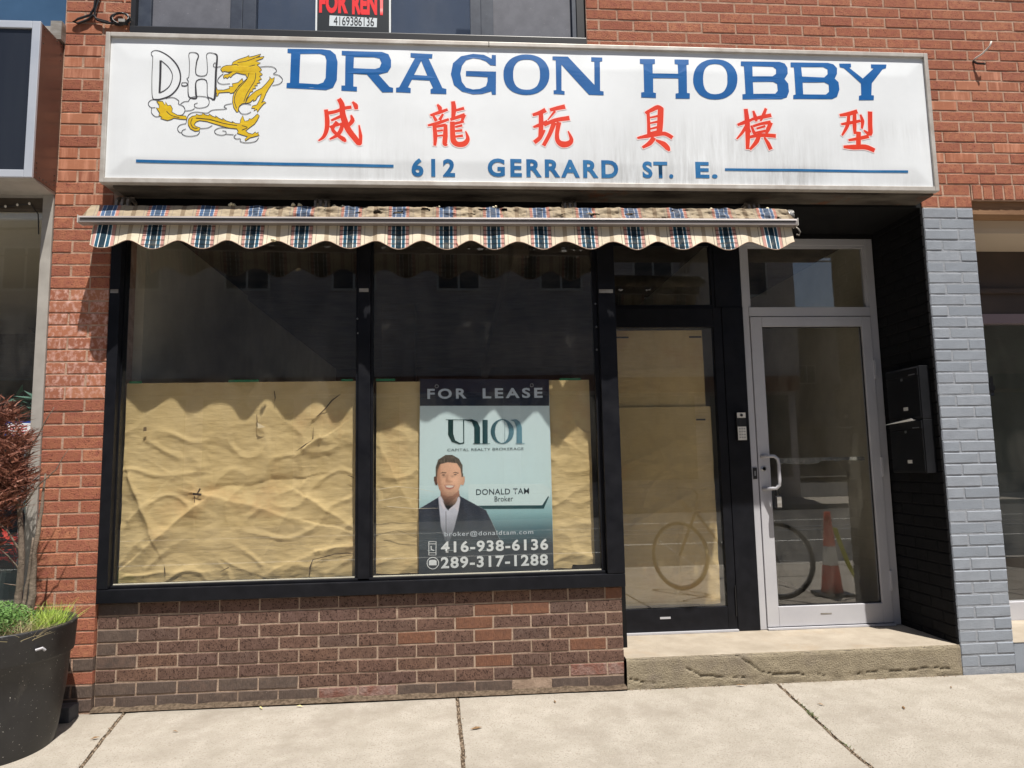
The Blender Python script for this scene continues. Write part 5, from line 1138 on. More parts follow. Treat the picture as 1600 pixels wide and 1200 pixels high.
for k in range(nx):
    x = -.045 + 3.7 * k / nx
    for i in range(nz):
        if hole(x, i / nz): continue
        a = k * (nz + 1) + i; fs.append((a, a + 1, a + nz + 2, a + nz + 1))
m_ = MB(); m_.v = vs; m_.f = fs; m_.build('rolled_cloth', roll_m, aw, smooth=True)
m_ = MB(); m_.tube([(AX0 + .01, -.10, 2.515), (AX1 - .02, -.10, 2.515)], .040, 18); m_.build('roller_tube', mat('old_roller_cloth', srgb(150, 134, 110), srgb(60, 50, 42), 16, .9, contrast=(.4, .6)), aw, smooth=True)
m_ = MB(); m_.tube([(-.066, -.10, 2.512), (-.044, -.10, 2.512)], .030, 16); m_.build('roller_cap', M['white_plastic'], aw)
m_ = MB(); m_.tube([(3.638, -.13, 2.518), (3.668, -.13, 2.518)], .034, 18); m_.build('gear_box', M['steel'], aw, bevel=.004)
for a_ in range(3):
    m_ = MB(); m_.tube([(3.650 + a_ * .008, -.13 + .036 * math.cos(t * .4), 2.518 + .036 * math.sin(t * .4)) for t in range(17)], .0026, 5); m_.build('gear_rib', M['alu_dirty'], aw)
m_ = MB(); m_.tube([(3.644, -.20, 2.44), (3.664, -.205, 2.425), (3.672, -.21, 2.405), (3.664, -.21, 2.388), (3.650, -.21, 2.392)], .0045, 7); m_.build('crank_eye', M['alu_dirty'], aw, smooth=True)
m_ = MB(); m_.tube([(1.835, -.222, 2.343), (1.842, -.224, 2.325), (1.838, -.222, 2.31)], .0022, 5); m_.build('loose_thread', mat('pink_thread', srgb(206, 130, 118), None), aw)
bk = mat('bracket_grey', srgb(168, 160, 152), srgb(120, 110, 100), 20, .6, metal=.3)
for x in (.095, 1.115, 2.46, 3.50):
    br_ = MB()
    for j in (-.036, -.008, .02):
        br_.prism_x([(-.01, 2.62), (-.07, 2.625), (-.105, 2.60), (-.115, 2.545), (-.098, 2.545), (-.088, 2.590), (-.06, 2.607), (-.01, 2.60)], x + j, x + j + .012)
    br_.box(x - .04, x + .04, -.068, -.058, 2.612, 2.624)
    br_.build('wall_bracket', bk, aw)
# pale tufts of mould foam perched on the roll
tuft_m = mat('pale_fungus', srgb(232, 224, 196), srgb(206, 194, 160), 60, .9)
for x, z in ((.655, 2.570), (.668, 2.566), (.98, 2.566), (1.005, 2.562), (1.015, 2.568), (1.19, 2.562), (1.235, 2.56), (1.74, 2.56), (2.04, 2.562), (.905, 2.345), (1.10, 2.53), (3.22, 2.556), (3.535, 2.558)):
    m_ = MB()
    for k in range(4):
        a = (x + random.uniform(-.008, .008), -.135 + random.uniform(-.01, .01) - (.1 if z < 2.4 else 0), z + random.uniform(-.003, .004)); rr = random.uniform(.005, .010)
        m_.lathe([(.001, a[2] - rr), (rr * .8, a[2] - rr * .5), (rr, a[2]), (rr * .8, a[2] + rr * .5), (.001, a[2] + rr)], a[0], a[1], 8)
    m_.build('fungus_tuft', tuft_m, aw, smooth=True)

for o in aw.children:                          # the bar hangs a little askew: nearer the wall at its left end
    seen = set()
    for v in o.data.vertices:
        if o.name.startswith('wall_bracket'): break
        v.co.y += .022 - .022 * v.co.x
        v.co.z -= .005 * v.co.x

# overhead wires above the road
for y, z, lab in ((-9.0, 6.3, 'upper utility wire strung along the street'), (-9.4, 5.6, 'middle utility wire strung along the street'), (-12.0, 5.9, 'far tram wire strung along the street')):
    t = thing('overhead_wire', lab, 'wire', (0, y, z))
    m_ = MB(); m_.tube([(-40 + k * 8, y, z + .25 * abs(math.sin(k * .8))) for k in range(13)], .022, 5); m_.build('strand', M['black_plain'], t)

# ------------------------------------------------------------------ upstairs window
up = thing('upstairs_window', 'dark framed three-part upstairs window above the shop sign', 'window', (1.32, .04, 3.6))
fr_m = mat('dark_blue_grey_frame', srgb(42, 50, 66), srgb(58, 66, 80), 20, .45, bump=.05, bscale=70, speck=(srgb(150, 156, 166), 70, .77))
m_ = MB(); m_.box(.052, 2.598, -.02, .14, 3.555, 3.622); m_.build('sill', M['black_plain'], up, bevel=.003)
m_ = MB(); m_.box(.052, 2.598, .02, .10, 3.6225, 3.648); m_.build('bottom_frame', fr_m, up)
m_ = MB(); m_.box(.046, .072, .0, .14, 3.6225, 4.40); m_.box(2.552, 2.599, .02, .14, 3.6485, 4.40); m_.build('reveal', M['black_plain'], up)
for x0, x1 in ((.0725, .142), (.575, .640), (.6405, .712), (1.928, 1.990), (1.9905, 2.063), (2.525, 2.5515)):
    m_ = MB(); m_.box(x0, x1, .03 + (.006 if x0 in (.6405, 1.9905) else 0), .09, 3.6485, 4.40); m_.build('stile', fr_m, up, bevel=.002)
m_ = MB(); m_.box(.1425, .5745, .052, .055, 3.6485, 4.40); m_.box(2.0635, 2.5245, .052, .055, 3.6485, 4.40)
m_.build('insect_screen', mat('insect_screen', srgb(96, 98, 108), srgb(84, 86, 96), 14, .7, speck=(srgb(150, 152, 160), 110, .72)), up)
m_ = MB(); m_.box(.7125, 1.9275, .060, .064, 3.6485, 4.40); m_.build('glass_pane', M['glass_up'], up)
m_ = MB(); m_.box(.06, 2.59, .30, .31, 3.56, 4.4); m_.build('curtain', mat('slate_curtain', srgb(66, 74, 90), srgb(52, 60, 76), 4, .9), up)
rs = thing('rent_sign', 'black for rent sign with red letters in the upstairs window', 'sign', (1.26, .03, 3.65))
m_ = MB(); m_.box(1.046, 1.472, .034, .038, 3.650, 3.98); m_.build('board', M['white_print'], rs)
m_ = MB(); m_.box(1.056, 1.462, .0325, .0337, 3.6505, 3.97); m_.build('print_field', mat('black_print', srgb(20, 28, 34), None, rough=.4), rs)
redm = mat('red_print', srgb(232, 40, 44), None, rough=.4)
for t, a, b, c, d in UPTXT[:2]: text_obj('lettering', t, a, c, b, d, .0314, redm, rs, bold=.05)
flat('number_label', [[UPTAG]], .0312, mat('label_paper', srgb(206, 214, 220), None), rs)
t, a, b, c, d = UPTXT[2]; text_obj('handwritten_number', t, a, c, b, d, .0302, M['black_plain'], rs, space=.95)

# ------------------------------------------------------------------ left neighbour shopfront
ln = thing('corner_shop_front', 'neighbouring shopfront at the left edge with an aluminium post and dark window', 'shopfront', (-1, .1, 0))
m_ = MB(); m_.box(-.356, -.302, -.012, .06, .02, 2.655); m_.build('post', M['alu_paint'], ln, bevel=.002)
m_ = MB(); m_.box(-3.2, -.358, -.0, .05, 2.58, 2.64); m_.build('head_rail', mat('bronze_brown_metal', srgb(92, 84, 74), srgb(70, 62, 54), 6, .5, metal=.2), ln)
m_ = MB(); m_.box(-3.2, -.304, .001, .08, 2.6405, 3.62); m_.build('fascia', M['alu_paint'], ln)
m_ = MB(); m_.box(-3.2, -.358, -.03, .08, .02, .34); m_.build('sill_panel', M['alu_paint'], ln)
m_ = MB(); m_.box(-3.2, -.357, .03, .034, .341, 2.579); m_.build('glass_pane', M['glass'], ln)
m_ = MB(); m_.box(-3.2, -.07, 3.5, 3.6, .1, 2.6); m_.box(-.20, -.07, .3, 3.5, .1, 2.6); m_.build('inner_wall', mat('dim_olive_wall', srgb(120, 112, 96), srgb(96, 90, 78), 2, .9), ln)
m_ = MB(); m_.box(-3.2, -.2, .1, 3.5, 2.565, 2.6); m_.build('inner_ceiling', mat('pale_ceiling', srgb(206, 198, 176), None, rough=.9), ln)
m_ = MB(); m_.box(-3.2, -.2, 1.8, 3.5, .34, 1.9); m_.build('inner_shelf', mat('dark_shelf', srgb(40, 44, 48), srgb(30, 54, 56), 3, .7), ln)
m_ = MB(); m_.box(-3.2, -.285, .01, .06, 3.6205, 4.4); m_.build('upper_panel', mat('blue_glazed_panel', srgb(66, 96, 128), srgb(58, 86, 116), 3, .18, speck=(srgb(150, 176, 200), 60, .76)), ln)
lamps = MB()
cordm = M['black_plain']
cu = MB(); cu.tube([(-1.2 + i * .06, -.01 + .004, 2.600 - .012 * math.sin(i * .8) - .004) for i in range(14)] + [(-.38, -.005, 2.55), (-.372, -.005, 2.44)], .003, 5)
sl = thing('string_lights', 'thin string of tiny pale bulbs under the left shopfront rail', 'string lights', (-.8, 0, 2.6))
cu.build('cord', cordm, sl)
for i in range(0, 14, 1):
    b_ = MB(); z = 2.594 - .012 * math.sin(i * .8); b_.lathe([(.001, z - .008), (.006, z - .003), (.006, z + .003), (.001, z + .008)], -1.2 + i * .06, -.018, 8); b_.build('bulb', M['white_plastic'], sl, smooth=True)
fan = thing('ceiling_fan', 'dim ceiling fan seen through the left neighbour window', 'ceiling fan', (-1.15, 1.4, 2.3))
fb = mat('fan_brown', srgb(60, 52, 44), None, rough=.5)
m_ = MB(); m_.tube([(-1.0, 1.3, 2.565), (-1.0, 1.3, 2.12)], .012, 8); m_.lathe([(.05, 2.02), (.09, 2.05), (.09, 2.11), (.04, 2.14)], -1.0, 1.3, 16); m_.build('motor', fb, fan)
for k in range(4):
    t = k * math.pi / 2 + .4; dx, dy = math.cos(t), math.sin(t)
    m_ = MB(); a = (-1.0 + dx * .09, 1.3 + dy * .09); b = (-1.0 + dx * .55, 1.3 + dy * .55)
    m_.quad((a[0] - dy * .03, a[1] + dx * .03, 2.075), (a[0] + dy * .03, a[1] - dx * .03, 2.085), (b[0] + dy * .07, b[1] - dx * .07, 2.09), (b[0] - dy * .07, b[1] + dx * .07, 2.07)); m_.build('blade', fb, fan)
for k in (-.03, .03):
    m_ = MB(); m_.tube([(-1.0 + k, 1.3, 2.03), (-1.0 + k, 1.3, 1.72)], .004, 5); m_.build('pull_chain', fb, fan)
ls = thing('neighbour_sign', 'dark-faced aluminium sign box with bronze side at the top left corner', 'sign', (-.9, -.1, 2.66))
bronze = mat('bronze_sheet_metal', srgb(112, 84, 74), srgb(98, 74, 66), 3, .32, metal=.35, bump=.02)
m_ = MB(); m_.box(-3.2, -.297, -.205, -.0, 2.672, 3.502); m_.build('box_body', bronze, ls)
for y, z in [(yy, zz) for zz in (2.70, 2.726, 2.752, 3.40, 3.44, 3.48) for yy in (-.19, -.03)] + [(-.16 + k * .03, zz) for k in range(4) for zz in (2.687, 3.489)]:
    m_ = MB(); m_.box(-.2972, -.2945, y, y + .005, z, z + .005); m_.build('rivet', M['soot'], ls)
blue_alu = mat('pale_blue_aluminium', srgb(206, 210, 218), srgb(194, 200, 210), 4, .35, metal=.35)  # frame metal in an even pale blue-white
for nm, q in (('frame_right', (-.337, -.296, 2.665, 3.505)), ('frame_top', (-3.2, -.3375, 3.465, 3.505)), ('frame_bottom', (-3.2, -.3375, 2.665, 2.705))):
    m_ = MB(); m_.box(q[0], q[1], -.222, -.2055, q[2], q[3]); m_.build(nm, blue_alu, ls, bevel=.003)
m_ = MB(); m_.box(-3.2, -.338, -.212, -.2055, 2.7055, 3.4645); m_.build('face', mat('black_sign_face', srgb(34, 38, 48), srgb(44, 48, 56), 5, .28, stretch=(1, 1, .1)), ls)
m_ = MB(); m_.prism_x([(-.20, 2.6715), (-.0, 2.6715), (-.0, 2.655), (-.17, 2.662)], -3.2, -.30); m_.build('soffit', M['alu_paint'], ls)
# junction box under the coil of cable
m_ = MB(); m_.box(-.345, -.288, -.05, -.001, 3.515, 3.6195); m_.build('flashing', M['alu_dirty'], ls)
# window sticker
st = thing('window_sticker', 'small white sticker with a blue border in the left shop window', 'sticker', (-.42, -.01, 1.42))
m_ = MB(); m_.box(-.500, -.362, .024, .0285, 1.375, 1.452); m_.build('border', mat('sticker_blue', srgb(30, 60, 130), None), st)
m_ = MB(); m_.box(-.489, -.372, .022, .0238, 1.386, 1.441); m_.build('field', M['white_print'], st)
m_ = MB()
for k in range(3): m_.box(-.475, -.39, .0208, .0218, 1.394 + k * .015, 1.399 + k * .015)
m_.build('print_lines', mat('sticker_red', srgb(190, 60, 70), None), st)
# green leaves in the window
def leaf_cluster(name, label, cat, centre, spread, n, size, m, parent=None, seed=1, flatz=.6, stem=None, aspect=.45, part='foliage'):
    rnd = random.Random(seed)
    vs, fs = [], []
    for i in range(n):
        while True:
            p = Vector((rnd.uniform(-1, 1), rnd.uniform(-1, 1), rnd.uniform(-1, 1)))
            if p.length < 1: break
        c = Vector(centre) + Vector((p.x * spread[0], p.y * spread[1], p.z * spread[2]))
        a = Vector((rnd.gauss(0, 1), rnd.gauss(0, 1), rnd.gauss(0, flatz))).normalized(); b = a.cross(Vector((rnd.gauss(0, .4), rnd.gauss(0, .4), 1))).normalized(); nn = a.cross(b)
        s_ = size * rnd.uniform(.6, 1.3)
        k = len(vs)
        vs += [tuple(c), tuple(c + a * s_ * .4 + b * s_ * aspect * .5 + nn * s_ * .06), tuple(c + a * s_), tuple(c + a * s_ * .4 - b * s_ * aspect * .5 + nn * s_ * .06), tuple(c + a * s_ * .5 - nn * s_ * .03)]
        fs += [(k, k + 1, k + 4), (k + 1, k + 2, k + 4), (k, k + 4, k + 3), (k + 4, k + 2, k + 3)]
    m_ = MB(); m_.v = vs; m_.f = fs
    return m_
def leafmat(name, c1, c2, c3=None):
    m = mat(name, c1, c2, 25, .55, contrast=(.35, .65), stain=(c3, 11, .52, .68, (1, 1, 1)) if c3 else None, spec=.3)
    return m
dp = thing('window_plant', 'leafy teal-green plant behind the left shop window glass', 'plant', (-.5, .2, 1.3))
leaf_cluster('', '', '', (-.44, .14, 1.50), (.16, .06, .11), 60, .085, None, seed=5).build('foliage', leafmat('teal_leaves', (.07, .16, .12, 1), (.12, .24, .2, 1)), dp)
m_ = MB(); m_.tube([(-.5, .16, .36), (-.47, .15, 1.0), (-.45, .14, 1.5)], .008, 6); m_.lathe([(.08, .342), (.11, .52), (.10, .52)], -.5, .16, 16); m_.build('stem_and_pot', M['paint_grey'], dp)
dc = thing('window_ornament', 'red and pale teal flower display low in the left shop window', 'flowers', (-.45, .15, .8))
leaf_cluster('', '', '', (-.47, .14, .80), (.10, .06, .07), 90, .05, None, seed=9).build('red_flowers', leafmat('red_petals', srgb(196, 60, 44), srgb(150, 30, 30)), dc)
m_ = MB(); m_.lathe([(.05, .342), (.09, .5), (.07, .68), (.075, .70)], -.47, .14, 18); m_.build('vase', mat('teal_glaze', srgb(40, 80, 82), None, rough=.3), dc)
m_ = MB(); m_.lathe([(.06, .95), (.075, 1.02), (.05, 1.12), (.04, 1.13)], -.42, .22, 18); m_.tube([(-.42, .22, .345), (-.42, .22, .95)], .012, 6); m_.build('pale_jar', mat('pale_teal_glass', srgb(170, 206, 202), None, rough=.3), dc)

# ------------------------------------------------------------------ planter with shrub
PC = (-.252, -.372)
pg_ = gz(PC[1])
planter = thing('planter_pot', 'large scuffed black plastic planter pot standing by the left brick pier', 'planter', (PC[0], PC[1], pg_))
pot_m = mat('scuffed_black_plastic', (.016, .016, .018, 1), (.028, .027, .027, 1), 9, .32, speck=((.5, .48, .44, 1), 110, .70), stain=((.10, .092, .08, 1), 6, .62, .85, (1, 1, .4)), rough2=.55, bump=.03, bscale=50)
base_z = gz(PC[1] + .26) - .02
m_ = MB(); m_.lathe([(.245, base_z - .02), (.252, base_z + .0), (.262, .05), (.286, .23), (.296, .368), (.307, .374), (.311, .382), (.317, .496), (.320, .508), (.313, .513), (.302, .510), (.296, .465), (.286, .44)], PC[0], PC[1], 72)
m_.build('pot_body', pot_m, planter, smooth=True)
m_ = MB(); m_.lathe([(.288, .452), (.20, .468), (.08, .475), (.001, .48)], PC[0], PC[1], 40, cap=False); m_.build('soil', mat('dark_soil', (.03, .022, .016, 1), (.06, .045, .03, 1), 30, 1, bump=.8), planter)
m_ = MB()
for sx in (.28, ):
    m_.tube([(PC[0] + .27, PC[1] - .165, .43), (PC[0] + .295, PC[1] - .16, .437), (PC[0] + .30, PC[1] - .15, .425)], .006, 6)
m_.build('lifting_hook', M['alu'], planter)
blk = thing('concrete_block', 'small dark grey block wedged behind the planter at the pier foot', 'block', (-.07, -.09, 0))
m_ = MB(); m_.box(-.115, -.035, -.135, -.045, -.008, .065); m_.build('block_body', mat('dark_block', srgb(84, 84, 88), srgb(64, 64, 68), 20, .9, bump=.3), blk, bevel=.006)

def blades(centre, spread, n, length, w, lean, seed, bend=.5):
    rnd = random.Random(seed); vs, fs = [], []
    for i in range(n):
        t = rnd.uniform(0, 2 * math.pi); r = math.sqrt(rnd.random())
        c = Vector((centre[0] + spread[0] * r * math.cos(t), centre[1] + spread[1] * r * math.sin(t), centre[2]))
        d = Vector((rnd.gauss(0, lean), rnd.gauss(0, lean), 1)).normalized(); side = d.cross(Vector((rnd.gauss(0, 1), rnd.gauss(0, 1), .1))).normalized()
        L_2 = length * rnd.uniform(.5, 1.2); ww = w * rnd.uniform(.6, 1.2)
        k = len(vs); g = Vector((d.x, d.y, -.2)) * bend
        for j, q in enumerate((0, .4, .75, 1)):
            p = c + d * L_2 * q + g * L_2 * q * q
            hw = ww * (1 - q * .92) / 2
            vs += [tuple(p + side * hw), tuple(p - side * hw)]
        for j in range(3): a = k + j * 2; fs.append((a, a + 1, a + 3, a + 2))
    m_ = MB(); m_.v = vs; m_.f = fs
    return m_
herb = thing('green_herb', 'bushy bright green herb filling the left of the planter', 'herb plant', (PC[0] - .05, PC[1], .5))
leaf_cluster('', '', '', (PC[0] - .04, PC[1] - .08, .535), (.25, .19, .09), 13000, .0125, None, seed=2, aspect=.5).build('foliage', leafmat('herb_green', (.07, .16, .035, 1), (.14, .26, .07, 1), (.18, .2, .09, 1)), herb)
blades((PC[0] - .05, PC[1] - .1, .455), (.2, .14), 260, .13, .004, .35, 12).build('stems', leafmat('herb_stem', (.10, .18, .05, 1), (.2, .22, .1, 1)), herb)
grass = thing('grass_tuft', 'yellow-green grass tuft at the right rim of the planter', 'grass', (PC[0] + .18, PC[1], .5))
blades((PC[0] + .20, PC[1] + .02, .455), (.075, .12), 620, .13, .0055, .32, 4, .4).build('blades', leafmat('grass_yellow_green', (.28, .42, .05, 1), (.42, .5, .12, 1), (.18, .3, .05, 1)), grass)
blades((PC[0] + .14, PC[1] - .14, .455), (.11, .07), 420, .12, .004, .5, 8, .7).build('dry_blades', leafmat('dry_grass', (.42, .34, .20, 1), (.3, .26, .14, 1)), grass)
blades((PC[0] + .24, PC[1] - .02, .48), (.03, .08), 8, .20, .0035, .9, 41, .1).build('long_stalks', leafmat('straw', (.5, .42, .26, 1), (.4, .34, .2, 1)), grass)

shrub = thing('bronze_shrub', 'bronze-leaved lacy shrub with grey stems growing from the planter', 'shrub', (PC[0] + .02, PC[1] + .1, .5))
bark = mat('grey_bark', srgb(132, 118, 104), srgb(92, 80, 70), 24, .95, bump=.9, bscale=60, stretch=(1, 1, .25))
rnd = random.Random(3)
stems = [([(-.215, -.29, .48), (-.220, -.27, .62), (-.215, -.26, .80), (-.245, -.25, 1.0), (-.30, -.26, 1.25)], .019, .008),
         ([(-.175, -.27, .48), (-.168, -.25, .62), (-.172, -.24, .80), (-.165, -.22, 1.0), (-.16, -.21, 1.18)], .020, .004),
         ([(-.20, -.28, .50), (-.185, -.26, .70), (-.178, -.25, .88)], .010, .004),
         ([(-.245, -.25, 1.0), (-.18, -.24, 1.12), (-.10, -.23, 1.20), (-.05, -.22, 1.30)], .005, .0012),
         ([(-.28, -.25, 1.18), (-.22, -.24, 1.3), (-.16, -.24, 1.42), (-.12, -.24, 1.50)], .005, .0015),
         ([(-.215, -.26, .80), (-.28, -.28, .92), (-.36, -.30, 1.0)], .006, .002),
         ([(-.215, -.26, .72), (-.26, -.29, .80), (-.30, -.30, .84)], .004, .001), ([(-.22, -.26, .66), (-.27, -.30, .68)], .003, .001)]
for pts, r1, r2 in stems:
    q = []
    for i in range(len(pts) - 1):
        for k in range(4):
            t = k / 4; p = Vector(pts[i]).lerp(Vector(pts[i + 1]), t)
            q.append(tuple(p + Vector((rnd.gauss(0, .002), rnd.gauss(0, .002), 0))))
    q.append(pts[-1])
    m_ = MB(); m_.tube(q, r1, 8, r2); m_.build('stem', bark, shrub, smooth=True)
bronze_leaf = leafmat('bronze_leaves', (.15, .05, .035, 1), (.26, .11, .07, 1), (.05, .02, .018, 1))
fol = MB()
for (cx, cy, cz, rx, ry, rz, n) in ((-.31, -.27, 1.46, .12, .12, .07, 1100), (-.27, -.27, 1.33, .15, .13, .08, 1500), (-.30, -.28, 1.22, .17, .15, .08, 1600), (-.23, -.26, 1.15, .12, .11, .06, 1100), (-.27, -.28, 1.06, .14, .13, .06, 1300), (-.31, -.28, .95, .12, .12, .06, 600), (-.33, -.29, .84, .09, .1, .05, 600), (-.42, -.30, 1.2, .14, .16, .3, 2600)):
    b_ = blades((cx - .07, cy, cz), (rx * .9, ry), int(n * .55), .062, .0075, 1.1, rnd.randrange(9999), .5)
    off = len(fol.v); jit = []
    for i in range(0, len(b_.v), 8):
        dz = rnd.gauss(0, .45) * rz
        jit += [(v[0], v[1], v[2] + dz) for v in b_.v[i:i + 8]]
    fol.v += jit; fol.f += [tuple(i + off for i in f) for f in b_.f]
fol.build('crown', bronze_leaf, shrub)

# ------------------------------------------------------------------ cables, hook, door number, right neighbour
cb = thing('wall_cable', 'looped black cable tied to the brick wall above the sign corner', 'cable', (-.1, -.02, 3.6))
def px_loop(cx, cz, rx, rz, a0, a1, n=18, y=-.016): return [(cx + rx * math.cos(a0 + (a1 - a0) * i / n), y - .004 * math.sin(i), cz + rz * math.sin(a0 + (a1 - a0) * i / n)) for i in range(n + 1)]
m_ = MB()
m_.tube([(-.125, -.014, 4.2), (-.13, -.014, 3.85), (-.14, -.016, 3.72), (-.16, -.016, 3.68), (-.22, -.018, 3.655), (-.245, -.018, 3.635), (-.22, -.018, 3.628), (-.17, -.018, 3.65), (-.142, -.018, 3.68), (-.12, -.018, 3.65), (-.07, -.018, 3.635), (-.02, -.018, 3.634), (.04, -.018, 3.63)], .0065, 7)
m_.tube([(-.108, -.014, 4.2), (-.112, -.014, 3.8), (-.135, -.02, 3.70), (-.13, -.02, 3.66), (-.06, -.02, 3.64)], .005, 6)
m_.build('cord', M['black_plain'], cb, smooth=True)
m_ = MB(); m_.tube(px_loop(.0, 3.662, .05, .036, 0, 6.9), .0055, 7); m_.tube(px_loop(.005, 3.660, .043, .030, 1, 7.2, y=-.026), .0045, 7); m_.build('coil', M['black_plain'], cb, smooth=True)
m_ = MB(); m_.box(-.004, .03, -.03, -.006, 3.638, 3.655); m_.build('cable_clip', M['alu_dirty'], cb)
hk = thing('wire_stub', 'short cut white cable stub sticking out of the upper right brick wall', 'cable', (4.98, -.02, 3.55))
m_ = MB(); m_.tube([(4.965, -.003, 3.555), (4.97, -.02, 3.56), (4.99, -.05, 3.57), (5.015, -.08, 3.60), (5.02, -.09, 3.625)], .005, 7); m_.build('cord', M['white_plastic'], hk, smooth=True)
m_ = MB(); m_.tube([(4.962, -.004, 3.55), (4.975, -.02, 3.525), (5.0, -.035, 3.515), (5.015, -.03, 3.517)], .006, 7); m_.build('sheath', M['black_plain'], hk, smooth=True)

rn = thing('right_shop_front', 'shaded recessed shopfront to the right of the blue-grey pier', 'shopfront', (5.6, .3, 0))
brown_panel = mat('brown_metal_panel', srgb(72, 60, 54), srgb(60, 50, 46), 4, .5)
m_ = MB(); m_.box(4.874, 6.9, .02, .13, 2.600, 2.678); m_.build('lintel', mat('weathered_wood_lintel', srgb(150, 116, 84), srgb(96, 62, 40), 5, .85, stretch=(.3, 1, 3)), rn)
m_ = MB(); m_.box(4.874, 6.9, .131, .50, 2.52, 2.66); m_.build('soffit', mat('beige_soffit', srgb(196, 180, 160), None, rough=.8), rn)
m_ = MB(); m_.box(4.874, 6.9, .501, .56, 2.10, 2.66); m_.build('upper_panel', brown_panel, rn)
m_ = MB(); m_.box(4.874, 6.9, .470, .56, 2.235, 2.262); m_.build('panel_trim', brown_panel, rn)
m_ = MB(); m_.box(4.874, 6.9, .492, .56, 2.035, 2.098); m_.build('door_rail', mat('mauve_grey_metal', srgb(140, 124, 130), None, rough=.4, metal=.3), rn)
m_ = MB(); m_.box(4.874, 6.9, .52, .524, .262, 2.034); m_.build('glass_pane', M['glass'], rn)
m_ = MB(); m_.box(4.874, 6.9, .492, .56, .152, .26); m_.build('bottom_rail', M['alu'], rn)
m_ = MB(); m_.box(4.7, 12, 2.4, 2.5, .1, 2.6); m_.box(4.66, 4.70, .57, 2.4, .1, 2.6); m_.build('inner_wall', mat('green_grey_wall', srgb(96, 104, 98), srgb(80, 84, 80), 2, .9), rn)
m_ = MB(); m_.box(4.7, 12, .57, 2.4, .10, .14); m_.box(4.7, 12, .57, 2.4, 2.6, 2.64); m_.build('inner_floor_and_ceiling', brown_panel, rn)
m_ = MB(); m_.box(4.874, 6.9, .002, .56, -.02, .149); m_.build('entry_step', M['paint_grey'], rn)
m_ = MB(); m_.box(4.874, 6.9, -.001, .49, .1495, .1515); m_.build('step_tread', M['step_top'], rn)
dn = thing('door_number', 'black numeral four on the right neighbour glass door', 'door number', (5.26, .515, 1.6))
text_obj('numeral', '4', 5.250, 1.562, 5.322, 1.692, .5175, M['black_plain'], dn, bold=.05)
text_obj('numeral', '1', 5.135, 1.562, 5.185, 1.692, .5175, M['black_plain'], dn, bold=.05)
text_obj('numeral', '6', 5.03, 1.562, 5.105, 1.692, .5175, M['black_plain'], dn, bold=.05)

# ------------------------------------------------------------------ litter, weeds
dry = mat('dry_leaf_litter', srgb(140, 112, 78), srgb(96, 72, 48), 60, .9)
pods = mat('pale_pod', srgb(226, 216, 150), srgb(190, 176, 110), 60, .9)
for x, y, s_, m, lab in ((1.03, -.062, .02, pods, 'pale yellow bud lying by the wall foot, nearer the middle'), (.84, -.060, .02, pods, 'pale yellow bud lying by the wall foot, nearer the planter'), (.52, -.30, .016, dry, 'tiny dry leaf scrap on the pavement below the left window'), (1.90, -.42, .03, dry, 'dry brown twig on the pavement beside the middle joint'),
                        (2.30, -.15, .016, dry, 'tiny dry leaf scrap on the pavement near the wall end'), (3.95, -.42, .022, dry, 'dry leaf scrap on the pavement in front of the step'), (3.58, -.34, .02, dry, 'small dry leaf scrap left of the weedy joint'), (3.30, -.045, .03, dry, 'pale splinter lying at the foot of the concrete step'),
                        (.18, -.33, .02, dry, 'dry leaf scrap on the pavement right of the planter'), (4.35, -.20, .012, dry, 'tiny dark crumb on the pavement near the painted pier')):
    t = thing('leaf_scrap', lab, 'litter', (x, y, gz(y)))
    rr = random.Random(int(x * 100)); a = rr.uniform(0, 3)
    m_ = MB(); c_, s2 = math.cos(a) * s_, math.sin(a) * s_; z = gz(y) + .004
    m_.v = [(x - c_, y - s2, z), (x - s2 * .3, y + c_ * .3, z + .006), (x + c_, y + s2, z + .003), (x + s2 * .35, y - c_ * .35, z + .002), (x, y, z + .008)]
    m_.f = [(0, 1, 4), (1, 2, 4), (2, 3, 4), (3, 0, 4)]
    m_.build('scrap', m, t)
wd = MB()
rw = random.Random(5)
for y0 in (-.30, -.36, -.42, -.45, -.60, -.75):
    xx = 3.512 + (3.468 - 3.512) * min(1, -y0 / .65) + .004
    b_ = blades((xx, y0, gz(y0) - .006), (.008, .035), 40 if y0 == -.42 else 16, .022 if y0 == -.42 else .014, .004, .7, rw.randrange(999))
    off = len(wd.v); wd.v += b_.v; wd.f += [tuple(i + off for i in f) for f in b_.f]
stuff(tag(wd.build('joint_weeds', leafmat('weed_green', (.08, .14, .04, 1), (.16, .16, .08, 1))), 'small green weeds growing in the right pavement joint', 'weeds'))
gr = MB(); rw = random.Random(6)
for i in range(700):
    li = rw.choice((2, 3, 4, 0)); y = rw.uniform(-1.1, -.02)
    if li: x = xl(li, y) + rw.gauss(0, .006)
    else: x = rw.uniform(2.68, 4.56); y = rw.uniform(-.035, -.006)
    s_ = rw.uniform(.0012, .0045); z = gz(y) - .003
    k = len(gr.v); gr.v += [(x - s_, y, z), (x, y - s_, z), (x + s_, y, z), (x, y + s_, z), (x, y, z + s_ * 1.4)]
    gr.f += [(k, k + 1, k + 4), (k + 1, k + 2, k + 4), (k + 2, k + 3, k + 4), (k + 3, k, k + 4)]
stuff(tag(gr.build('grit', mat('grit', srgb(120, 104, 88), srgb(160, 144, 124), 90, 1)), 'loose grit gathered in the pavement joints and along the step', 'grit'))

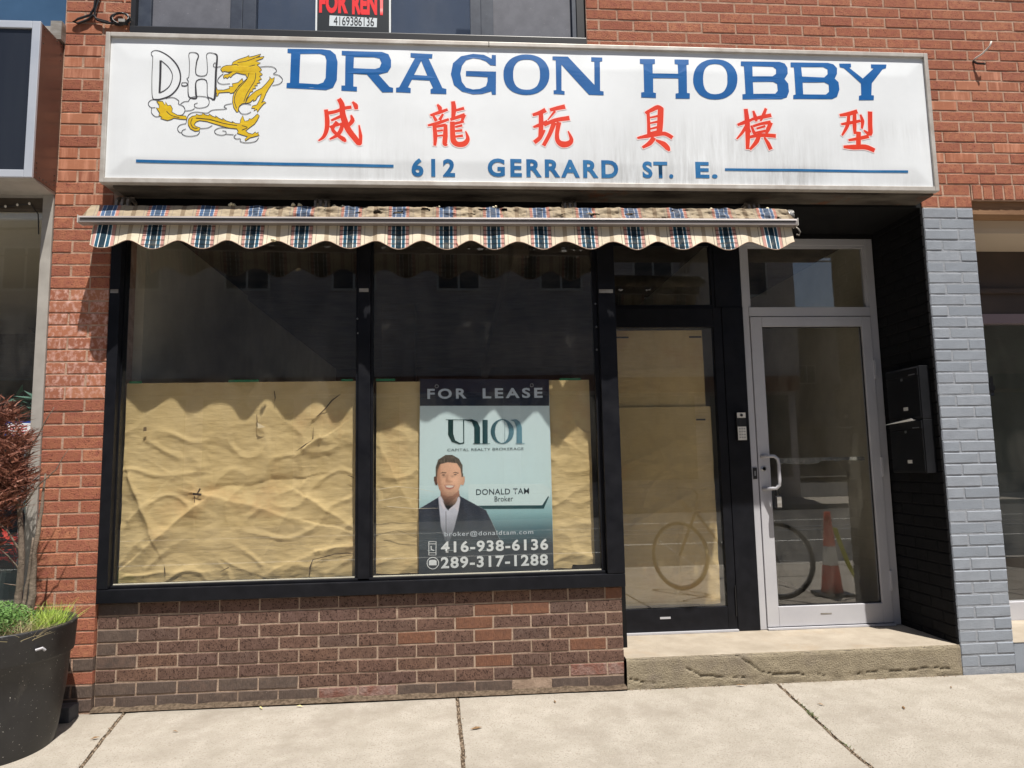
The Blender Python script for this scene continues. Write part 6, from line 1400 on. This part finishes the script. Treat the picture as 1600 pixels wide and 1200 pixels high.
# ------------------------------------------------------------------ what the windows reflect: far side of the street, cone and bicycle on our pavement
def far_building(name, label, x0, x1, y, h, col1, col2, storeys, nwin, ground):
    b = thing(name, label, 'building', ((x0 + x1) / 2, y, -.22))
    bm_ = mat(name + '_brick', col1, col2, 3, .9, bump=.3, stretch=(.4, 1, 14), contrast=(.4, .6))
    zf = 4.1
    m_ = MB(); m_.box(x0, x1, y - 9, y, zf, h); m_.box(x0, x1, y - 9, y - .5, -.3, zf); m_.build('wall', bm_, b)
    dark = mat('far_glass', (.02, .025, .03, 1), None, rough=.1) if 'far_glass' not in bpy.data.materials else bpy.data.materials['far_glass']
    white = bpy.data.materials.get('far_frame') or mat('far_frame', srgb(200, 198, 190), None, rough=.6)
    n = int((x1 - x0) / 3.4)
    for s_ in range(storeys):
        zz = zf + 3.0 + s_ * 2.7
        for k in range(n):
            cx = x0 + (k + .5) * (x1 - x0) / n
            m_ = MB(); m_.box(cx - .75, cx + .75, y + .001, y + .05, zz, zz + 1.5); w = m_.build('window', white, b)
            for q in (-1, 1):
                m_ = MB(); m_.box(cx + q * .36 - .32, cx + q * .36 + .32, y + .051, y + .06, zz + .08, zz + 1.42); m_.build('pane', dark, w)
    for k in range(n):
        cx = x0 + (k + .5) * (x1 - x0) / n; hw = (x1 - x0) / n / 2 - .3
        m_ = MB(); m_.box(cx - hw, cx + hw, y - .499, y - .42, .5, 3.5); m_.build('shop_window', dark, b)
    m_ = MB(); m_.box(x0 + .1, x1 - .1, y + .001, y + .12, 3.6, 4.15); m_.build('fascia', mat(name + '_fascia', ground, None, rough=.6), b)
    m_ = MB(); m_.box(x0 - .1, x1 + .1, y - 9, y + .15, h, h + .25); m_.build('cornice', white, b)
far_building('far_brick_block', 'three-storey brick building across the street, reflected in the shop windows', -14, 14.3, -20, 9.2, srgb(196, 188, 184), srgb(150, 142, 140), 1, 8, srgb(110, 60, 44))
far_building('far_corner_block', 'pale building across the street beyond the gap, reflected in the glass', 21.4, 42, -20, 10.2, srgb(150, 140, 124), srgb(124, 114, 104), 1, 5, srgb(60, 70, 66))
far_building('far_side_block', 'long dull building closing the side street far behind, reflected in the glass', 4, 80, -50, 11.6, srgb(120, 112, 104), srgb(104, 98, 92), 1, 7, srgb(70, 70, 70))
far_building('far_left_block', 'low painted building across the street far to the left', -40, -15.2, -20, 9.4, srgb(140, 130, 120), srgb(120, 110, 104), 1, 7, srgb(50, 60, 80))
cone = thing('traffic_cone', 'orange and white traffic cone on the pavement, reflected in the grey door', 'traffic cone', (5.25, -1.62, gz(-1.62)))
cz = gz(-1.62)
org = mat('cone_orange', srgb(224, 84, 48), srgb(206, 72, 40), 10, .5)
m_ = MB(); m_.box(5.11, 5.39, -1.76, -1.48, cz + .001, cz + .035); m_.build('base', M['black_plain'], cone, bevel=.008)
m_ = MB(); m_.lathe([(.095, cz + .0355), (.070, cz + .28)], 5.25, -1.62, 28); m_.build('lower_body', org, cone, smooth=True)
m_ = MB(); m_.lathe([(.0695, cz + .2805), (.054, cz + .45)], 5.25, -1.62, 28); m_.build('white_collar', M['white_print'], cone, smooth=True)
m_ = MB(); m_.lathe([(.0535, cz + .4505), (.028, cz + .76), (.020, cz + .765)], 5.25, -1.62, 28); m_.build('upper_body', org, cone, smooth=True)
tape = thing('caution_tape', 'strip of yellow caution tape trailing from the traffic cone', 'tape', (5.4, -1.6, cz))
m_ = MB()
tp_ = [(5.29, -1.58, cz + .62), (5.33, -1.56, cz + .45), (5.38, -1.54, cz + .28), (5.45, -1.53, cz + .14), (5.55, -1.52, cz + .02)]
for a, b in zip(tp_, tp_[1:]): m_.quad((a[0] - .02, a[1], a[2]), (a[0] + .02, a[1] + .01, a[2]), (b[0] + .02, b[1] + .01, b[2]), (b[0] - .02, b[1], b[2]))
m_.build('ribbon', mat('yellow_tape', srgb(216, 220, 50), srgb(190, 190, 40), 30, .4), tape)
bike = thing('bicycle', 'dark bicycle leaning near the cone on the pavement, seen in the door reflection', 'bicycle', (4.75, -1.75, gz(-1.75)))
by = -1.45; bz = gz(by)
rub = mat('tyre_rubber', (.02, .02, .02, 1), None, rough=.8); frm = mat('bicycle_paint', (.03, .03, .035, 1), None, rough=.35)
def circ(cx, r, n=36): return [(cx + r * math.cos(2 * math.pi * i / n), by, bz + .345 + r * math.sin(2 * math.pi * i / n)) for i in range(n + 1)]
for cx in (4.86, 3.86 + 2.05):
    m_ = MB(); m_.tube(circ(cx, .325), .018, 8); w = m_.build('tyre', rub, bike, smooth=True)
    m_ = MB(); m_.tube(circ(cx, .302), .008, 6)
    for k in range(12):
        a = k * math.pi / 6; m_.tube([(cx, by, bz + .345), (cx + .3 * math.cos(a), by, bz + .345 + .3 * math.sin(a))], .0016, 4)
    m_.build('rim', M['steel'], w)
A_, B_, C_, D_, E_ = (4.86, by, bz + .345), (5.30, by, bz + .30), (5.16, by, bz + .80), (5.70, by, bz + .78), (5.91, by, bz + .345)
m_ = MB()
for p, q in ((A_, B_), (A_, C_), (B_, C_), (C_, D_), (B_, D_), (D_, E_)): m_.tube([p, q], .015, 8)
m_.build('frame', frm, bike)
m_ = MB(); m_.tube([D_, (5.67, by, bz + .95), (5.70, by - .02, bz + 1.0)], .012, 8); m_.tube([(5.72, by - .27, bz + 1.02), (5.70, by, bz + 1.0), (5.72, by + .27, bz + 1.02)], .012, 8); m_.build('handlebar', frm, bike)
m_ = MB(); m_.tube([C_, (5.14, by, bz + .92)], .012, 8); m_.prism([(5.02, bz + .92), (5.30, bz + .935), (5.30, bz + .955), (5.02, bz + .965)], by - .05, by + .05); m_.build('saddle', M['black_plain'], bike, bevel=.006)
m_ = MB(); m_.tube([(5.30, by - .06, bz + .30), (5.38, by - .06, bz + .16), (5.40, by - .12, bz + .16)], .008, 6); m_.tube([(5.30, by + .06, bz + .30), (5.22, by + .06, bz + .44), (5.20, by + .12, bz + .44)], .008, 6); m_.build('crank', M['steel'], bike)

ang = math.radians(-128)                        # the bicycle stands turned away towards the kerb
for o in [c for c in bike.children] + [g for c in bike.children for g in c.children]:
    for v in o.data.vertices:
        dx, dy = v.co.x - 4.86, v.co.y - by
        nx_, ny_ = 4.70 + dx * math.cos(ang) - dy * math.sin(ang), by - .05 + dx * math.sin(ang) + dy * math.cos(ang)
        v.co.x, v.co.y, v.co.z = nx_, ny_, v.co.z + SL * (ny_ - by)
